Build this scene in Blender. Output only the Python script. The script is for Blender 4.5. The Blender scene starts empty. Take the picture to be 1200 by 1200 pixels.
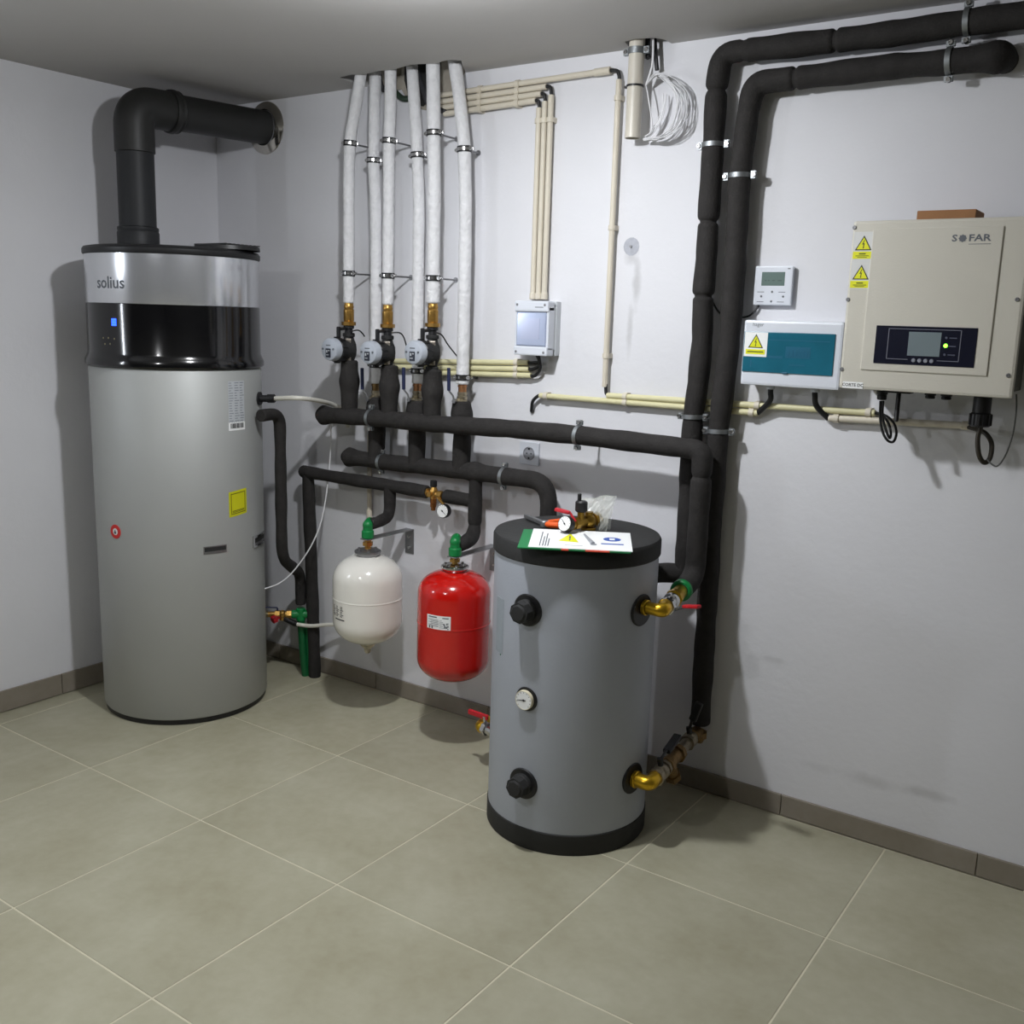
import bpy, bmesh, math, random
from mathutils import Vector, Matrix
random.seed(7)
PI = math.pi
# ------------------------------------------------------------------ camera
CX, CY, CZ, YAW, PITCH, ROLL, FPX = 2.77836, -3.05622, 1.59078, -0.60513, -0.19136, 0.03001, 1174.366
FW = Vector((math.sin(YAW)*math.cos(PITCH), math.cos(YAW)*math.cos(PITCH), math.sin(PITCH)))
_r = Vector((math.cos(YAW), -math.sin(YAW), 0)); _u = _r.cross(FW)
RT = _r*math.cos(ROLL) + _u*math.sin(ROLL); UP = -_r*math.sin(ROLL) + _u*math.cos(ROLL)
CAM = Vector((CX, CY, CZ))
cam = bpy.data.cameras.new('camera'); camo = bpy.data.objects.new('camera', cam)
bpy.context.scene.collection.objects.link(camo)
cam.sensor_width = 36; cam.lens = 36*FPX/1200; cam.clip_start = .02
camo.matrix_world = Matrix(((RT.x, UP.x, -FW.x, CX), (RT.y, UP.y, -FW.y, CY), (RT.z, UP.z, -FW.z, CZ), (0, 0, 0, 1)))
bpy.context.scene.camera = camo
# ------------------------------------------------------------------ light
wd = bpy.data.worlds.new('world'); bpy.context.scene.world = wd; wd.use_nodes = True
wd.node_tree.nodes['Background'].inputs[0].default_value = (.6, .62, .66, 1)
wd.node_tree.nodes['Background'].inputs[1].default_value = .02
def lamp(name, loc, power, rad, col):
    l = bpy.data.lights.new(name, 'POINT'); l.energy = power; l.shadow_soft_size = rad; l.color = col
    o = bpy.data.objects.new(name, l); o.location = loc; bpy.context.scene.collection.objects.link(o)
def panel(name, loc, rot, power, sx, sy, col, shape='RECTANGLE'):
    l = bpy.data.lights.new(name, 'AREA'); l.energy = power; l.shape = shape; l.size = sx; l.size_y = sy; l.color = col
    o = bpy.data.objects.new(name, l); o.location = loc; o.rotation_euler = rot; bpy.context.scene.collection.objects.link(o)
# two round ceiling lamps (opal side glow + downward face) and a narrow window slit in the left wall, all outside the frame
lamp('ceiling_lamp_near_wall', (1.08, -1.15, 2.36), 29, .04, (.94, .965, 1.0))
panel('ceiling_lamp_near_wall_face', (1.08, -1.15, 2.35), (0, 0, 0), 18, .09, .09, (.94, .965, 1.0), 'DISK')
lamp('ceiling_lamp_mid_room', (.92, -3.05, 2.36), 13, .045, (.97, .98, 1.0))
panel('ceiling_lamp_mid_room_face', (.92, -3.05, 2.35), (0, 0, 0), 9, .09, .09, (.97, .98, 1.0), 'DISK')
panel('left_wall_window_slit', (-.97, -2.36, 1.76), (0, -PI/2, 0), 11, .36, .04, (.86, .92, 1.0))
vs = bpy.context.scene.view_settings
vs.view_transform = 'Standard'; vs.look = 'None'; vs.gamma = 1; vs.use_curve_mapping = False; vs.exposure = 0.0

H = 2.457; XL = -.985; XR = 5.0; YF = -7.0
# ------------------------------------------------------------------ picture -> world helpers
def ray(px, py): return FW + RT*((px-600)/FPX) + UP*((600-py)/FPX)
def at(px, py, Y=None, X=None, Z=None):
    d = ray(px, py)
    t = (Y-CY)/d.y if Y is not None else (X-CX)/d.x if X is not None else (Z-CZ)/d.z
    return CAM + d*t
def ppm(P): return FPX/((Vector(P)-CAM).dot(FW))       # pixels per metre at a point
def hit(px, py, C, r):
    d = ray(px, py); ox, oy = CX-C[0], CY-C[1]
    a = d.x**2+d.y**2; b = d.x*ox+d.y*oy; c = ox*ox+oy*oy-r*r
    D = b*b-a*c
    t = (-b-math.sqrt(max(D, 0)))/a; P = CAM+d*t
    return math.atan2(P.y-C[1], P.x-C[0]), P.z, P
V = Vector
# ------------------------------------------------------------------ materials
def lin(c): return tuple((x/12.92 if x <= .04045 else ((x+.055)/1.055)**2.4) for x in [v/255 for v in c])
MATS = {}
def mat(name, rgb, rough=.5, metal=0., var=0., vscale=8., bump=0., bscale=60., emit=0., spec=.5, alpha=None, trans=0., stretch=None, coat=0.):
    if name in MATS: return MATS[name]
    m = bpy.data.materials.new(name); m.use_nodes = True; nt = m.node_tree; b = nt.nodes['Principled BSDF']
    c = lin(rgb); b.inputs['Base Color'].default_value = (*c, 1); b.inputs['Roughness'].default_value = rough
    b.inputs['Metallic'].default_value = metal; b.inputs['Specular IOR Level'].default_value = spec
    b.inputs['Coat Weight'].default_value = coat
    if trans: b.inputs['Transmission Weight'].default_value = trans
    if alpha is not None: b.inputs['Alpha'].default_value = alpha
    if emit: b.inputs['Emission Color'].default_value = (*c, 1); b.inputs['Emission Strength'].default_value = emit
    if var or bump:
        tc = nt.nodes.new('ShaderNodeTexCoord'); mp = nt.nodes.new('ShaderNodeMapping'); nt.links.new(tc.outputs['Object'], mp.inputs[0])
        if stretch: mp.inputs['Scale'].default_value = stretch
        if var:
            n = nt.nodes.new('ShaderNodeTexNoise'); n.inputs['Scale'].default_value = vscale; n.inputs['Detail'].default_value = 6
            nt.links.new(mp.outputs[0], n.inputs['Vector'])
            mr = nt.nodes.new('ShaderNodeMapRange'); mr.inputs['From Min'].default_value = .3; mr.inputs['From Max'].default_value = .7
            mr.inputs['To Min'].default_value = 1-var; mr.inputs['To Max'].default_value = 1+var
            nt.links.new(n.outputs['Fac'], mr.inputs['Value'])
            mx = nt.nodes.new('ShaderNodeMix'); mx.data_type = 'RGBA'; mx.blend_type = 'MULTIPLY'; mx.inputs[0].default_value = 1
            mx.inputs[6].default_value = (*c, 1); nt.links.new(mr.outputs[0], mx.inputs[7]); nt.links.new(mx.outputs[2], b.inputs['Base Color'])
        if bump:
            n = nt.nodes.new('ShaderNodeTexNoise'); n.inputs['Scale'].default_value = bscale; n.inputs['Detail'].default_value = 4
            nt.links.new(mp.outputs[0], n.inputs['Vector'])
            bp = nt.nodes.new('ShaderNodeBump'); bp.inputs['Strength'].default_value = bump; bp.inputs['Distance'].default_value = .01
            nt.links.new(n.outputs['Fac'], bp.inputs['Height']); nt.links.new(bp.outputs[0], b.inputs['Normal'])
    MATS[name] = m; return m
M_wall = mat('white_plaster', (222, 222, 226), .85, var=.02, vscale=3, bump=.12, bscale=35)
M_unseen = mat('unseen_wall_grey', (128, 126, 120), .9, var=.06, vscale=4)  # made-up grey for the unseen walls, lowers the light they bounce
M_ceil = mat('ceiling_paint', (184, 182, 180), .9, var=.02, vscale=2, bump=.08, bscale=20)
M_raw = mat('raw_plaster', (165, 158, 146), .95, var=.15, vscale=20, bump=.6, bscale=40)
M_dark = mat('void_shade', (40, 40, 40), .95, var=.2, vscale=20)  # darkness inside the openings put into the colour
M_grout = mat('grout', (204, 199, 176), .9, var=.06, vscale=30)
M_foam = mat('black_foam', (44, 42, 41), .82, var=.18, vscale=30, bump=.25, bscale=180, spec=.3)
M_black = mat('black_plastic', (24, 24, 26), .45, var=.05)
M_blackm = mat('black_matt', (38, 38, 38), .75, var=.08, vscale=30, bump=.1)
M_cable = mat('black_cable', (20, 20, 22), .5)
M_white_ins = mat('white_insulation', (222, 222, 224), .6, var=.05, vscale=40, bump=.7, bscale=45)
M_brass = mat('brass', (196, 154, 84), .32, metal=.9, var=.12, vscale=60, bump=.08)
M_brassd = mat('old_brass', (134, 108, 70), .5, metal=.75, var=.2, vscale=50, bump=.2)
M_brassy = mat('yellow_brass', (205, 165, 45), .3, metal=.9, var=.08, vscale=40)
M_copper = mat('copper', (184, 132, 92), .4, metal=.8, var=.25, vscale=70)
M_chrome = mat('chrome', (205, 205, 205), .18, metal=1.)
M_zinc = mat('zinc_steel', (150, 154, 156), .5, metal=.95, var=.08, vscale=60)
M_steel = mat('dull_steel', (150, 150, 152), .42, metal=.9, var=.08, vscale=50)
M_silver = mat('silver_enamel', (176, 178, 176), .55, metal=.35, var=.02, vscale=5, bump=.02, bscale=400)
M_band = mat('brushed_silver', (222, 224, 229), .2, metal=.75, var=.03, vscale=20, stretch=(1, 1, .03))
M_gloss = mat('gloss_black', (14, 14, 16), .12, spec=.6)
M_duct = mat('grey_pvc', (44, 45, 47), .5, spec=.3, var=.04, vscale=10)
M_duct2 = mat('dark_grey_pvc', (36, 36, 35), .5, var=.05, vscale=12)
M_cream = mat('cream_pvc', (212, 204, 187), .5, var=.03, vscale=15)
M_cream2 = mat('yellowed_pvc', (216, 210, 168), .5, var=.03, vscale=15)
M_pvc = mat('ivory_pvc', (205, 199, 186), .4, var=.03)
M_green = mat('green_ppr', (10, 125, 62), .4, var=.08, vscale=40)
M_dgreen = mat('dark_green_ppr', (12, 96, 52), .45, var=.08, vscale=40)
M_red = mat('red_enamel', (196, 18, 10), .16, spec=.6, coat=.4, var=.02)
M_wtank = mat('white_enamel', (240, 237, 229), .14, spec=.6, coat=.4, var=.015)
M_redp = mat('red_handle', (190, 28, 40), .45)
M_navy = mat('navy_handle', (30, 38, 74), .5)
M_orange = mat('orange_handle', (236, 92, 20), .45)
M_bufg = mat('grey_vinyl', (170, 175, 185), .5, var=.02, vscale=6, bump=.05, bscale=120)
M_dev = mat('device_white', (214, 218, 226), .4, var=.01)
M_devg = mat('device_grey', (198, 202, 206), .4, var=.01)
M_inv = mat('inverter_cream', (202, 198, 186), .45, var=.015, bump=.06, bscale=250)
M_invs = mat('inverter_side', (92, 92, 84), .5)
M_bezel = mat('bezel_navy', (22, 24, 40), .2, spec=.6)
M_bezell = mat('bezel_line', (120, 122, 132), .4)
M_lcd = mat('grey_lcd', (120, 132, 136), .12, spec=.6)
M_lcdg = mat('green_lcd', (92, 112, 106), .3)
M_ledg = mat('green_led', (130, 255, 60), .4, emit=4)
M_ledb = mat('blue_led', (30, 70, 255), .4, emit=5)
M_teal = mat('teal_window', (32, 98, 118), .12, trans=.0, spec=.6, var=.12, vscale=10)
M_teald = mat('teal_dark', (28, 92, 118), .3)
M_yel = mat('warning_yellow', (226, 226, 10), .5)
M_ylab = mat('sticker_yellow', (206, 204, 14), .5)
M_paper = mat('paper_white', (240, 241, 240), .55)
M_label = mat('pale_label', (186, 190, 194), .5)
M_ink = mat('ink', (22, 22, 24), .6)
M_inkg = mat('grey_ink', (96, 100, 106), .6)
M_inkb = mat('blue_ink', (40, 80, 170), .6)
M_inkr = mat('red_ink', (206, 40, 36), .6)
M_inko = mat('coral_ink', (226, 84, 60), .6)
M_pgreen = mat('booklet_green', (20, 120, 66), .5)
M_card = mat('cardboard', (156, 112, 74), .85, var=.08, vscale=20, bump=.1)
M_hose = mat('white_hose', (215, 212, 202), .45)
M_clear = mat('clear_plastic', (225, 228, 220), .2, alpha=.35, spec=.7, bump=.5, bscale=30)
M_win = mat('smoky_window', (178, 188, 214), .12, metal=.25, spec=.9)
M_wcable = mat('white_cable', (226, 226, 228), .5)

# wall plaster gets repair smears, scuffs and one faint upright mark, masks in wall coordinates
def wall_stains():
    m = mat('white_plaster_stained', (222, 222, 226), .85, var=.02, vscale=3, bump=.12, bscale=35)
    nt = m.node_tree; b = nt.nodes['Principled BSDF']; src = b.inputs['Base Color'].links[0].from_socket
    tc = nt.nodes.new('ShaderNodeTexCoord'); last = src
    spots = [(740, 300, .03, .035, .30), (746, 330, .018, .09, .34), (738, 385, .013, .10, .28), (1020, 915, .10, .025, .22), (1085, 930, .09, .02, .26), (960, 900, .06, .02, .10), (700, 535, .012, .05, .1)]
    for (px, py, sx, sz, k) in spots:
        c = at(px, py, Y=0)
        mp = nt.nodes.new('ShaderNodeMapping'); mp.vector_type = 'POINT'
        mp.inputs['Location'].default_value = (-c.x/sx, 0, -c.z/sz); mp.inputs['Scale'].default_value = (1/sx, 0, 1/sz)
        nz = nt.nodes.new('ShaderNodeTexNoise'); nz.inputs['Scale'].default_value = 22; nt.links.new(tc.outputs['Object'], nz.inputs['Vector'])
        ln = nt.nodes.new('ShaderNodeVectorMath'); ln.operation = 'LENGTH'
        nt.links.new(tc.outputs['Object'], mp.inputs[0]); nt.links.new(mp.outputs[0], ln.inputs[0])
        ad = nt.nodes.new('ShaderNodeMath'); ad.operation = 'ADD'; nt.links.new(ln.outputs['Value'], ad.inputs[0]); nt.links.new(nz.outputs['Fac'], ad.inputs[1])
        mr = nt.nodes.new('ShaderNodeMapRange'); mr.inputs['From Min'].default_value = .8; mr.inputs['From Max'].default_value = 1.6
        mr.inputs['To Min'].default_value = k; mr.inputs['To Max'].default_value = 0; nt.links.new(ad.outputs[0], mr.inputs['Value'])
        mx = nt.nodes.new('ShaderNodeMix'); mx.data_type = 'RGBA'; nt.links.new(mr.outputs[0], mx.inputs[0])
        nt.links.new(last, mx.inputs[6]); mx.inputs[7].default_value = (.22, .21, .2, 1); last = mx.outputs[2]
    nt.links.new(last, b.inputs['Base Color']); return m
M_wallb = wall_stains()
# tile material: colour differs a little per tile, cloudy cement look
def tile_mat(name, rgb):
    m = bpy.data.materials.new(name); m.use_nodes = True; nt = m.node_tree; b = nt.nodes['Principled BSDF']; L = nt.links
    g = nt.nodes.new('ShaderNodeNewGeometry'); oi = nt.nodes.new('ShaderNodeObjectInfo')
    n1 = nt.nodes.new('ShaderNodeTexNoise'); n1.inputs['Scale'].default_value = 3.2; n1.inputs['Detail'].default_value = 5; L.new(g.outputs['Position'], n1.inputs['Vector'])
    n2 = nt.nodes.new('ShaderNodeTexNoise'); n2.inputs['Scale'].default_value = 26; n2.inputs['Detail'].default_value = 8; L.new(g.outputs['Position'], n2.inputs['Vector'])
    cr = nt.nodes.new('ShaderNodeValToRGB'); c = lin(rgb)
    cr.color_ramp.elements[0].position = .3; cr.color_ramp.elements[0].color = (c[0]*.80, c[1]*.79, c[2]*.74, 1)
    cr.color_ramp.elements[1].position = .72; cr.color_ramp.elements[1].color = (c[0]*1.1, c[1]*1.12, c[2]*1.16, 1)
    ml = nt.nodes.new('ShaderNodeMath'); ml.operation = 'MULTIPLY_ADD'; ml.inputs[1].default_value = .3; L.new(n2.outputs['Fac'], ml.inputs[0])
    m2 = nt.nodes.new('ShaderNodeMath'); m2.operation = 'MULTIPLY'; m2.inputs[1].default_value = .7; L.new(n1.outputs['Fac'], m2.inputs[0]); L.new(m2.outputs[0], ml.inputs[2])
    L.new(ml.outputs[0], cr.inputs[0])
    mr = nt.nodes.new('ShaderNodeMapRange'); mr.inputs['To Min'].default_value = .94; mr.inputs['To Max'].default_value = 1.06; L.new(oi.outputs['Random'], mr.inputs['Value'])
    mx = nt.nodes.new('ShaderNodeMix'); mx.data_type = 'RGBA'; mx.blend_type = 'MULTIPLY'; mx.inputs[0].default_value = 1
    L.new(cr.outputs[0], mx.inputs[6]); L.new(mr.outputs[0], mx.inputs[7]); L.new(mx.outputs[2], b.inputs['Base Color'])
    b.inputs['Roughness'].default_value = .5; b.inputs['Specular IOR Level'].default_value = .35
    bp = nt.nodes.new('ShaderNodeBump'); bp.inputs['Strength'].default_value = .08; bp.inputs['Distance'].default_value = .005
    L.new(n2.outputs['Fac'], bp.inputs['Height']); L.new(bp.outputs[0], b.inputs['Normal'])
    return m
M_tile = tile_mat('cement_tile', (172, 168, 146)); M_btile = tile_mat('skirting_tile', (140, 132, 120))

# ------------------------------------------------------------------ mesh helpers
COL = bpy.context.scene.collection
class MB:
    def __init__(s): s.v = []; s.f = []; s.sm = []
    def add(s, vs_, fs, smooth=False):
        o = len(s.v); s.v += [tuple(v) for v in vs_]; s.f += [tuple(i+o for i in f) for f in fs]; s.sm += [smooth]*len(fs); return s
    def prism(s, poly, M, z0, z1):          # polygon in the XY plane of frame M, extruded along its z
        n = len(poly); vs_ = [M @ V((x, y, z0)) for x, y in poly] + [M @ V((x, y, z1)) for x, y in poly]
        return s.add(vs_, [tuple(range(n))[::-1], tuple(range(n, 2*n))] + [(i, (i+1) % n, n+(i+1) % n, n+i) for i in range(n)])
    def box(s, x0, x1, y0, y1, z0, z1, M=None, b=0.):
        M = M or Matrix()
        x0, x1 = sorted((x0, x1)); y0, y1 = sorted((y0, y1)); z0, z1 = sorted((z0, z1))
        b = min(b, (x1-x0)*.45, (y1-y0)*.45, (z1-z0)*.45)
        if b <= 0: return s.prism([(x0, y0), (x1, y0), (x1, y1), (x0, y1)], M, z0, z1)
        bm = bmesh.new(); bmesh.ops.create_cube(bm, size=1)
        for v in bm.verts: v.co = V(((x0+x1)/2+v.co.x*(x1-x0), (y0+y1)/2+v.co.y*(y1-y0), (z0+z1)/2+v.co.z*(z1-z0)))
        bmesh.ops.bevel(bm, geom=bm.edges[:], offset=b, segments=2, affect='EDGES', profile=.6)
        bm.verts.index_update(); s.add([M @ v.co for v in bm.verts], [[v.index for v in f.verts] for f in bm.faces]); bm.free(); return s
    def lathe(s, prof, M=None, seg=32, a0=0., a1=2*PI, smooth=True):   # prof (r, z) in frame M
        M = M or Matrix(); full = abs(a1-a0-2*PI) < 1e-6; n = seg if full else seg+1
        # split sharp corners by duplicating rings
        rings = []; P = prof
        for i, (r, z) in enumerate(P):
            rings.append((r, z))
        vs_ = []; fs = []; idx = []
        for (r, z) in rings:
            if r < 1e-6: idx.append([len(vs_)]); vs_.append(M @ V((0, 0, z)))
            else:
                idx.append(list(range(len(vs_), len(vs_)+n)))
                for k in range(n):
                    a = a0+(a1-a0)*k/seg; vs_.append(M @ V((r*math.cos(a), r*math.sin(a), z)))
        for i in range(len(rings)-1):
            A, B = idx[i], idx[i+1]; m = seg if not full else n
            for k in range(m):
                k2 = (k+1) % n
                if len(A) == 1 and len(B) == 1: continue
                if len(A) == 1: fs.append((A[0], B[k2], B[k]))
                elif len(B) == 1: fs.append((A[k], A[k2], B[0]))
                else: fs.append((A[k], A[k2], B[k2], B[k]))
        return s.add(vs_, fs, smooth)
    def cyl(s, p0, p1, r, seg=20, r2=None, bev=0.):
        p0, p1 = V(p0), V(p1); L_ = (p1-p0).length; M = frame(p0, p1-p0); r2 = r if r2 is None else r2
        if bev: prof = [(0, 0), (r-bev, 0), (r, bev), (r2, L_-bev), (r2-bev, L_), (0, L_)]
        else: prof = [(0, 0), (r, 0), (r2, L_), (0, L_)]
        return s.lathe(prof, M, seg)
    def hexn(s, p0, p1, r, n=6):
        p0, p1 = V(p0), V(p1); return s.prism([(r*math.cos(2*PI*k/n), r*math.sin(2*PI*k/n)) for k in range(n)], frame(p0, p1-p0), 0, (p1-p0).length)
    def sphere(s, c, r, seg=16, sq=(1, 1, 1)):
        return s.lathe([(r*math.sin(PI*k/10), -r*math.cos(PI*k/10)) for k in range(11)], Matrix.Translation(V(c)) @ Matrix.Diagonal((*sq, 1)), seg)
    def tube(s, pts, r, seg=12, closed=False, caps=True):
        pts = [V(p) for p in pts]; n = len(pts); R_ = r if isinstance(r, list) else [r]*n
        T = []
        for i in range(n):
            a = pts[(i-1) % n] if (closed or i > 0) else pts[i]; b = pts[(i+1) % n] if (closed or i < n-1) else pts[i]
            T.append((b-a).normalized())
        u = T[0].cross(V((0, 0, 1)));  u = T[0].cross(V((1, 0, 0))) if u.length < .1 else u; u.normalize()
        vs_ = []
        for i in range(n):
            u = (u-T[i]*u.dot(T[i])).normalized(); w = T[i].cross(u)
            for k in range(seg): a = 2*PI*k/seg; vs_.append(pts[i]+(u*math.cos(a)+w*math.sin(a))*R_[i])
        fs = [(i*seg+k, i*seg+(k+1) % seg, ((i+1) % n)*seg+(k+1) % seg, ((i+1) % n)*seg+k) for i in range(n if closed else n-1) for k in range(seg)]
        s.add(vs_, fs, True)
        if caps and not closed:
            for base, P, d in ((0, pts[0], -T[0]), ((n-1)*seg, pts[-1], T[-1])):
                o = len(s.v); ring = [s.v[o-n*seg+base+k] if False else vs_[base+k] for k in range(seg)]
                ctr = V(P); rr = R_[0] if base == 0 else R_[-1]; e = min(rr*.18, .006)
                inner = [ctr+(V(q)-ctr)*.86+d*e for q in ring]
                f = [(k, (k+1) % seg, seg+(k+1) % seg, seg+k) for k in range(seg)]+[tuple(range(seg, 2*seg))]
                s.add(ring+inner, f, True)
        return s
def frame(p, d, up=None):
    z = V(d).normalized(); up = V(up) if up is not None else (V((0, 0, 1)) if abs(z.z) < .9 else V((0, 1, 0)))
    x = up.cross(z).normalized(); y = z.cross(x); p = V(p)
    return Matrix(((x.x, y.x, z.x, p.x), (x.y, y.y, z.y, p.y), (x.z, y.z, z.z, p.z), (0, 0, 0, 1)))
def WM(x, y, z): return Matrix(((1, 0, 0, x), (0, 0, -1, y), (0, 1, 0, z), (0, 0, 0, 1)))    # wall frame: x right, y up, z out of the wall
def origin(o):
    v = V((0, 0, 0))
    while o: v += o.location; o = o.parent
    return v
def build(name, mb, m, parent=None, label=None):
    off = origin(parent); me = bpy.data.meshes.new(name)
    me.from_pydata([tuple(V(v)-off) for v in mb.v], [], mb.f); me.materials.append(m)
    me.polygons.foreach_set('use_smooth', mb.sm)
    bm = bmesh.new(); bm.from_mesh(me); bmesh.ops.recalc_face_normals(bm, faces=bm.faces[:])
    for e in bm.edges:
        if len(e.link_faces) == 2 and e.calc_face_angle(0) > .62: e.smooth = False
    bm.to_mesh(me); bm.free()
    o = bpy.data.objects.new(name, me); COL.objects.link(o)
    if parent: o.parent = parent
    if label: o['label'] = label
    return o
def thing(name, loc, label, cat, group=None):
    o = bpy.data.objects.new(name, None); COL.objects.link(o); o.location = V(loc); o.empty_display_size = .05
    o['label'] = label; o['category'] = cat
    if group: o['group'] = group
    return o
def tag(o, label, cat, group=None):
    o['label'] = label; o['category'] = cat
    if group: o['group'] = group
    return o
def struct(o): o['kind'] = 'structure'; return o
def fil(pts, R, n=7):                       # round the corners of a polyline; R one value or a list per inner corner
    pts = [V(p) for p in pts]; out = [pts[0]]
    for i in range(1, len(pts)-1):
        r = R[i-1] if isinstance(R, (list, tuple)) else R
        a, p, b = pts[i-1], pts[i], pts[i+1]; d0 = (a-p).normalized(); d1 = (b-p).normalized()
        t = min(r, (a-p).length*.49, (b-p).length*.49)
        A, B = p+d0*t, p+d1*t
        for k in range(n+1):
            s = k/n; out.append(A*(1-s)**2+p*2*s*(1-s)+B*s*s)
    out.append(pts[-1]); return out
def resample(pts, st):
    out = [pts[0]]
    for a, b in zip(pts, pts[1:]):
        L_ = (b-a).length; n = max(1, int(L_/st))
        for k in range(1, n+1): out.append(a+(b-a)*k/n)
    return out
def smooth_curve(pts, n=8):                 # Catmull-Rom
    pts = [V(p) for p in pts]; P = [pts[0]]+pts+[pts[-1]]; out = []
    for i in range(1, len(P)-2):
        for k in range(n):
            t = k/n; a, b, c, d = P[i-1], P[i], P[i+1], P[i+2]
            out.append(.5*((2*b)+(c-a)*t+(2*a-5*b+4*c-d)*t*t+(3*b-a-3*c+d)*t**3))
    out.append(pts[-1]); return out
def foam(mb, pts, r, bend=.05, joints=(), bulges=(), seg=18, wob=.0015, taper=None):
    P = resample(fil(pts, bend), .011); n = len(P); ph = random.random()*9; R_ = []
    for i, p in enumerate(P):
        rr = r*(1 if not taper else taper[0]+(taper[1]-taper[0])*i/(n-1)) + wob*math.sin(i*.33+ph)*math.sin(i*.13+ph*2)
        for j in joints: rr -= .008*math.exp(-((p-V(j)).length/.0065)**2)
        for j in bulges: rr += .008*math.exp(-((p-V(j)).length/.03)**2)
        R_.append(rr)
    mb.tube(P, R_, seg)
def text_mesh(txt, size, M, thick=.0006, font_scale_x=1., bold=0.):
    cu = bpy.data.curves.new('t', 'FONT'); cu.body = txt; cu.size = size; cu.align_x = 'CENTER'; cu.align_y = 'CENTER'; cu.extrude = thick; cu.offset = bold
    cu.resolution_u = 2
    ob = bpy.data.objects.new('t', cu); COL.objects.link(ob); bpy.context.view_layer.update()
    me = bpy.data.meshes.new_from_object(ob.evaluated_get(bpy.context.evaluated_depsgraph_get()))
    mb = MB(); mb.add([(M(v.co) if callable(M) else M @ V((v.co.x*font_scale_x, v.co.y, v.co.z))) for v in me.vertices], [tuple(p.vertices) for p in me.polygons])
    bpy.data.objects.remove(ob); bpy.data.meshes.remove(me); bpy.data.curves.remove(cu); return mb
def wrap(C, r, a, z):                       # maps flat (x, y, depth) onto a cylinder
    return lambda v: V((C[0]+(r+v[2])*math.cos(a+v[0]/r), C[1]+(r+v[2])*math.sin(a+v[0]/r), z+v[1]))
def patch(mb, C, r, a0, a1, z0, z1, th=.0012, n=8, tilt=0.):
    vs_ = []; fs = []
    for k in range(n+1):
        a = a0+(a1-a0)*k/n
        for (rr, z) in ((r, z0), (r, z1), (r+th, z1), (r+th, z0)): vs_.append((C[0]+rr*math.cos(a), C[1]+rr*math.sin(a), z+tilt*(k/n-.5)))
    for k in range(n):
        for j in range(4): fs.append((k*4+j, k*4+(j+1) % 4, k*4+4+(j+1) % 4, k*4+4+j))
    fs += [(0, 1, 2, 3), (n*4+3, n*4+2, n*4+1, n*4)]
    mb.add(vs_, fs)
def band(mb, p, t, r, w, th=.0025, seg=28):
    mb.lathe([(r, -w/2), (r+th, -w/2), (r+th, w/2), (r, w/2), (r, -w/2)], frame(p, t), seg)
def screw_head(mb, p, d, r=.005, h=.004, n=16):
    M = frame(p, d); mb.lathe([(0, h*.55), (r*.35, h*.55), (r*.4, h), (r*.8, h), (r, h*.5), (r, 0)], M, n)
def pipe_clamp(parent, p, t, r, side, m=None, rod=True, w=.014, ear=.022, lining=False, wallY=0.):
    """metal two-screw ring round a pipe, threaded rod back to the wall"""
    p = V(p); t = V(t).normalized(); side = V(side); side = (side-t*side.dot(t)).normalized(); out = t.cross(side).normalized()
    if out.y > 0: out = -out
    mb = MB(); band(mb, p, t, r+.0005, w)
    for s in (-1, 1):
        c = p+side*s*(r+ear/2); M = frame(c, out, t)
        mb.box(-w/2, w/2, -ear/2, ear/2, -.006, -.003, M); mb.box(-w/2, w/2, -ear/2, ear/2, .003, .006, M)
    o = build('pipe_clamp', mb, m or M_zinc, parent)
    for s in (-1, 1):
        mb = MB(); c = p+side*s*(r+ear*.6); mb.cyl(c-out*.012, c+out*.006, .003, 10); screw_head(mb, c+out*.006, out, .0075, .005); mb.hexn(c-out*.012, c-out*.006, .007)
        build('clamp_screw', mb, M_chrome, o)
    if lining:
        mb = MB(); band(mb, p, t, r-.0005, w+.011, .0032); build('rubber_lining', mb, M_black, o)
    if rod:
        mb = MB(); q = V((p.x, wallY, p.z)); mb.cyl(V((p.x, p.y+r, p.z)), q, .0035, 8); mb.cyl(V((p.x, wallY-.004, p.z)), q, .010, 12); build('threaded_rod', mb, M_steel, o)
    return o

# ------------------------------------------------------------------ the room
floor = MB(); floor.box(XL-.15, XR+.15, YF-.15, .15, -.2, -.0012)
FL = struct(build('floor', floor, M_grout))
GX, GY, TS, TSY = -.27439, -.58645, .6, .6075
ti = 0
xs = [XL+.002] + [GX+TS*i for i in range(-1, 9)] + [XR]
ys = [-.012] + [GY-TSY*j for j in range(0, 11)] + [YF]
for i in range(len(xs)-1):
    for j in range(len(ys)-1):
        if ys[j]-ys[j+1] < .01 or xs[i+1]-xs[i] < .01: continue
        mb = MB(); mb.box(xs[i]+.0026, xs[i+1]-.0026, ys[j+1]+.0026, ys[j]-.0026, -.012, 0, b=.0012); build('floor_tile', mb, M_tile, FL)
mb = MB(); mb.box(XL-.15, XR+.15, 0, .15, -.1, H+.3); WB = struct(build('wall_back', mb, M_wallb))
mb = MB(); mb.box(XL-.15, XL, YF, 0, -.1, H+.3); struct(build('wall_left', mb, M_wall))
mb = MB(); mb.box(XR, XR+.15, YF, 0, -.1, H+.3); struct(build('wall_right', mb, M_unseen))
mb = MB(); mb.box(XL-.15, XR+.15, YF-.15, YF, -.1, H+.3); struct(build('wall_front', mb, M_unseen))
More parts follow.
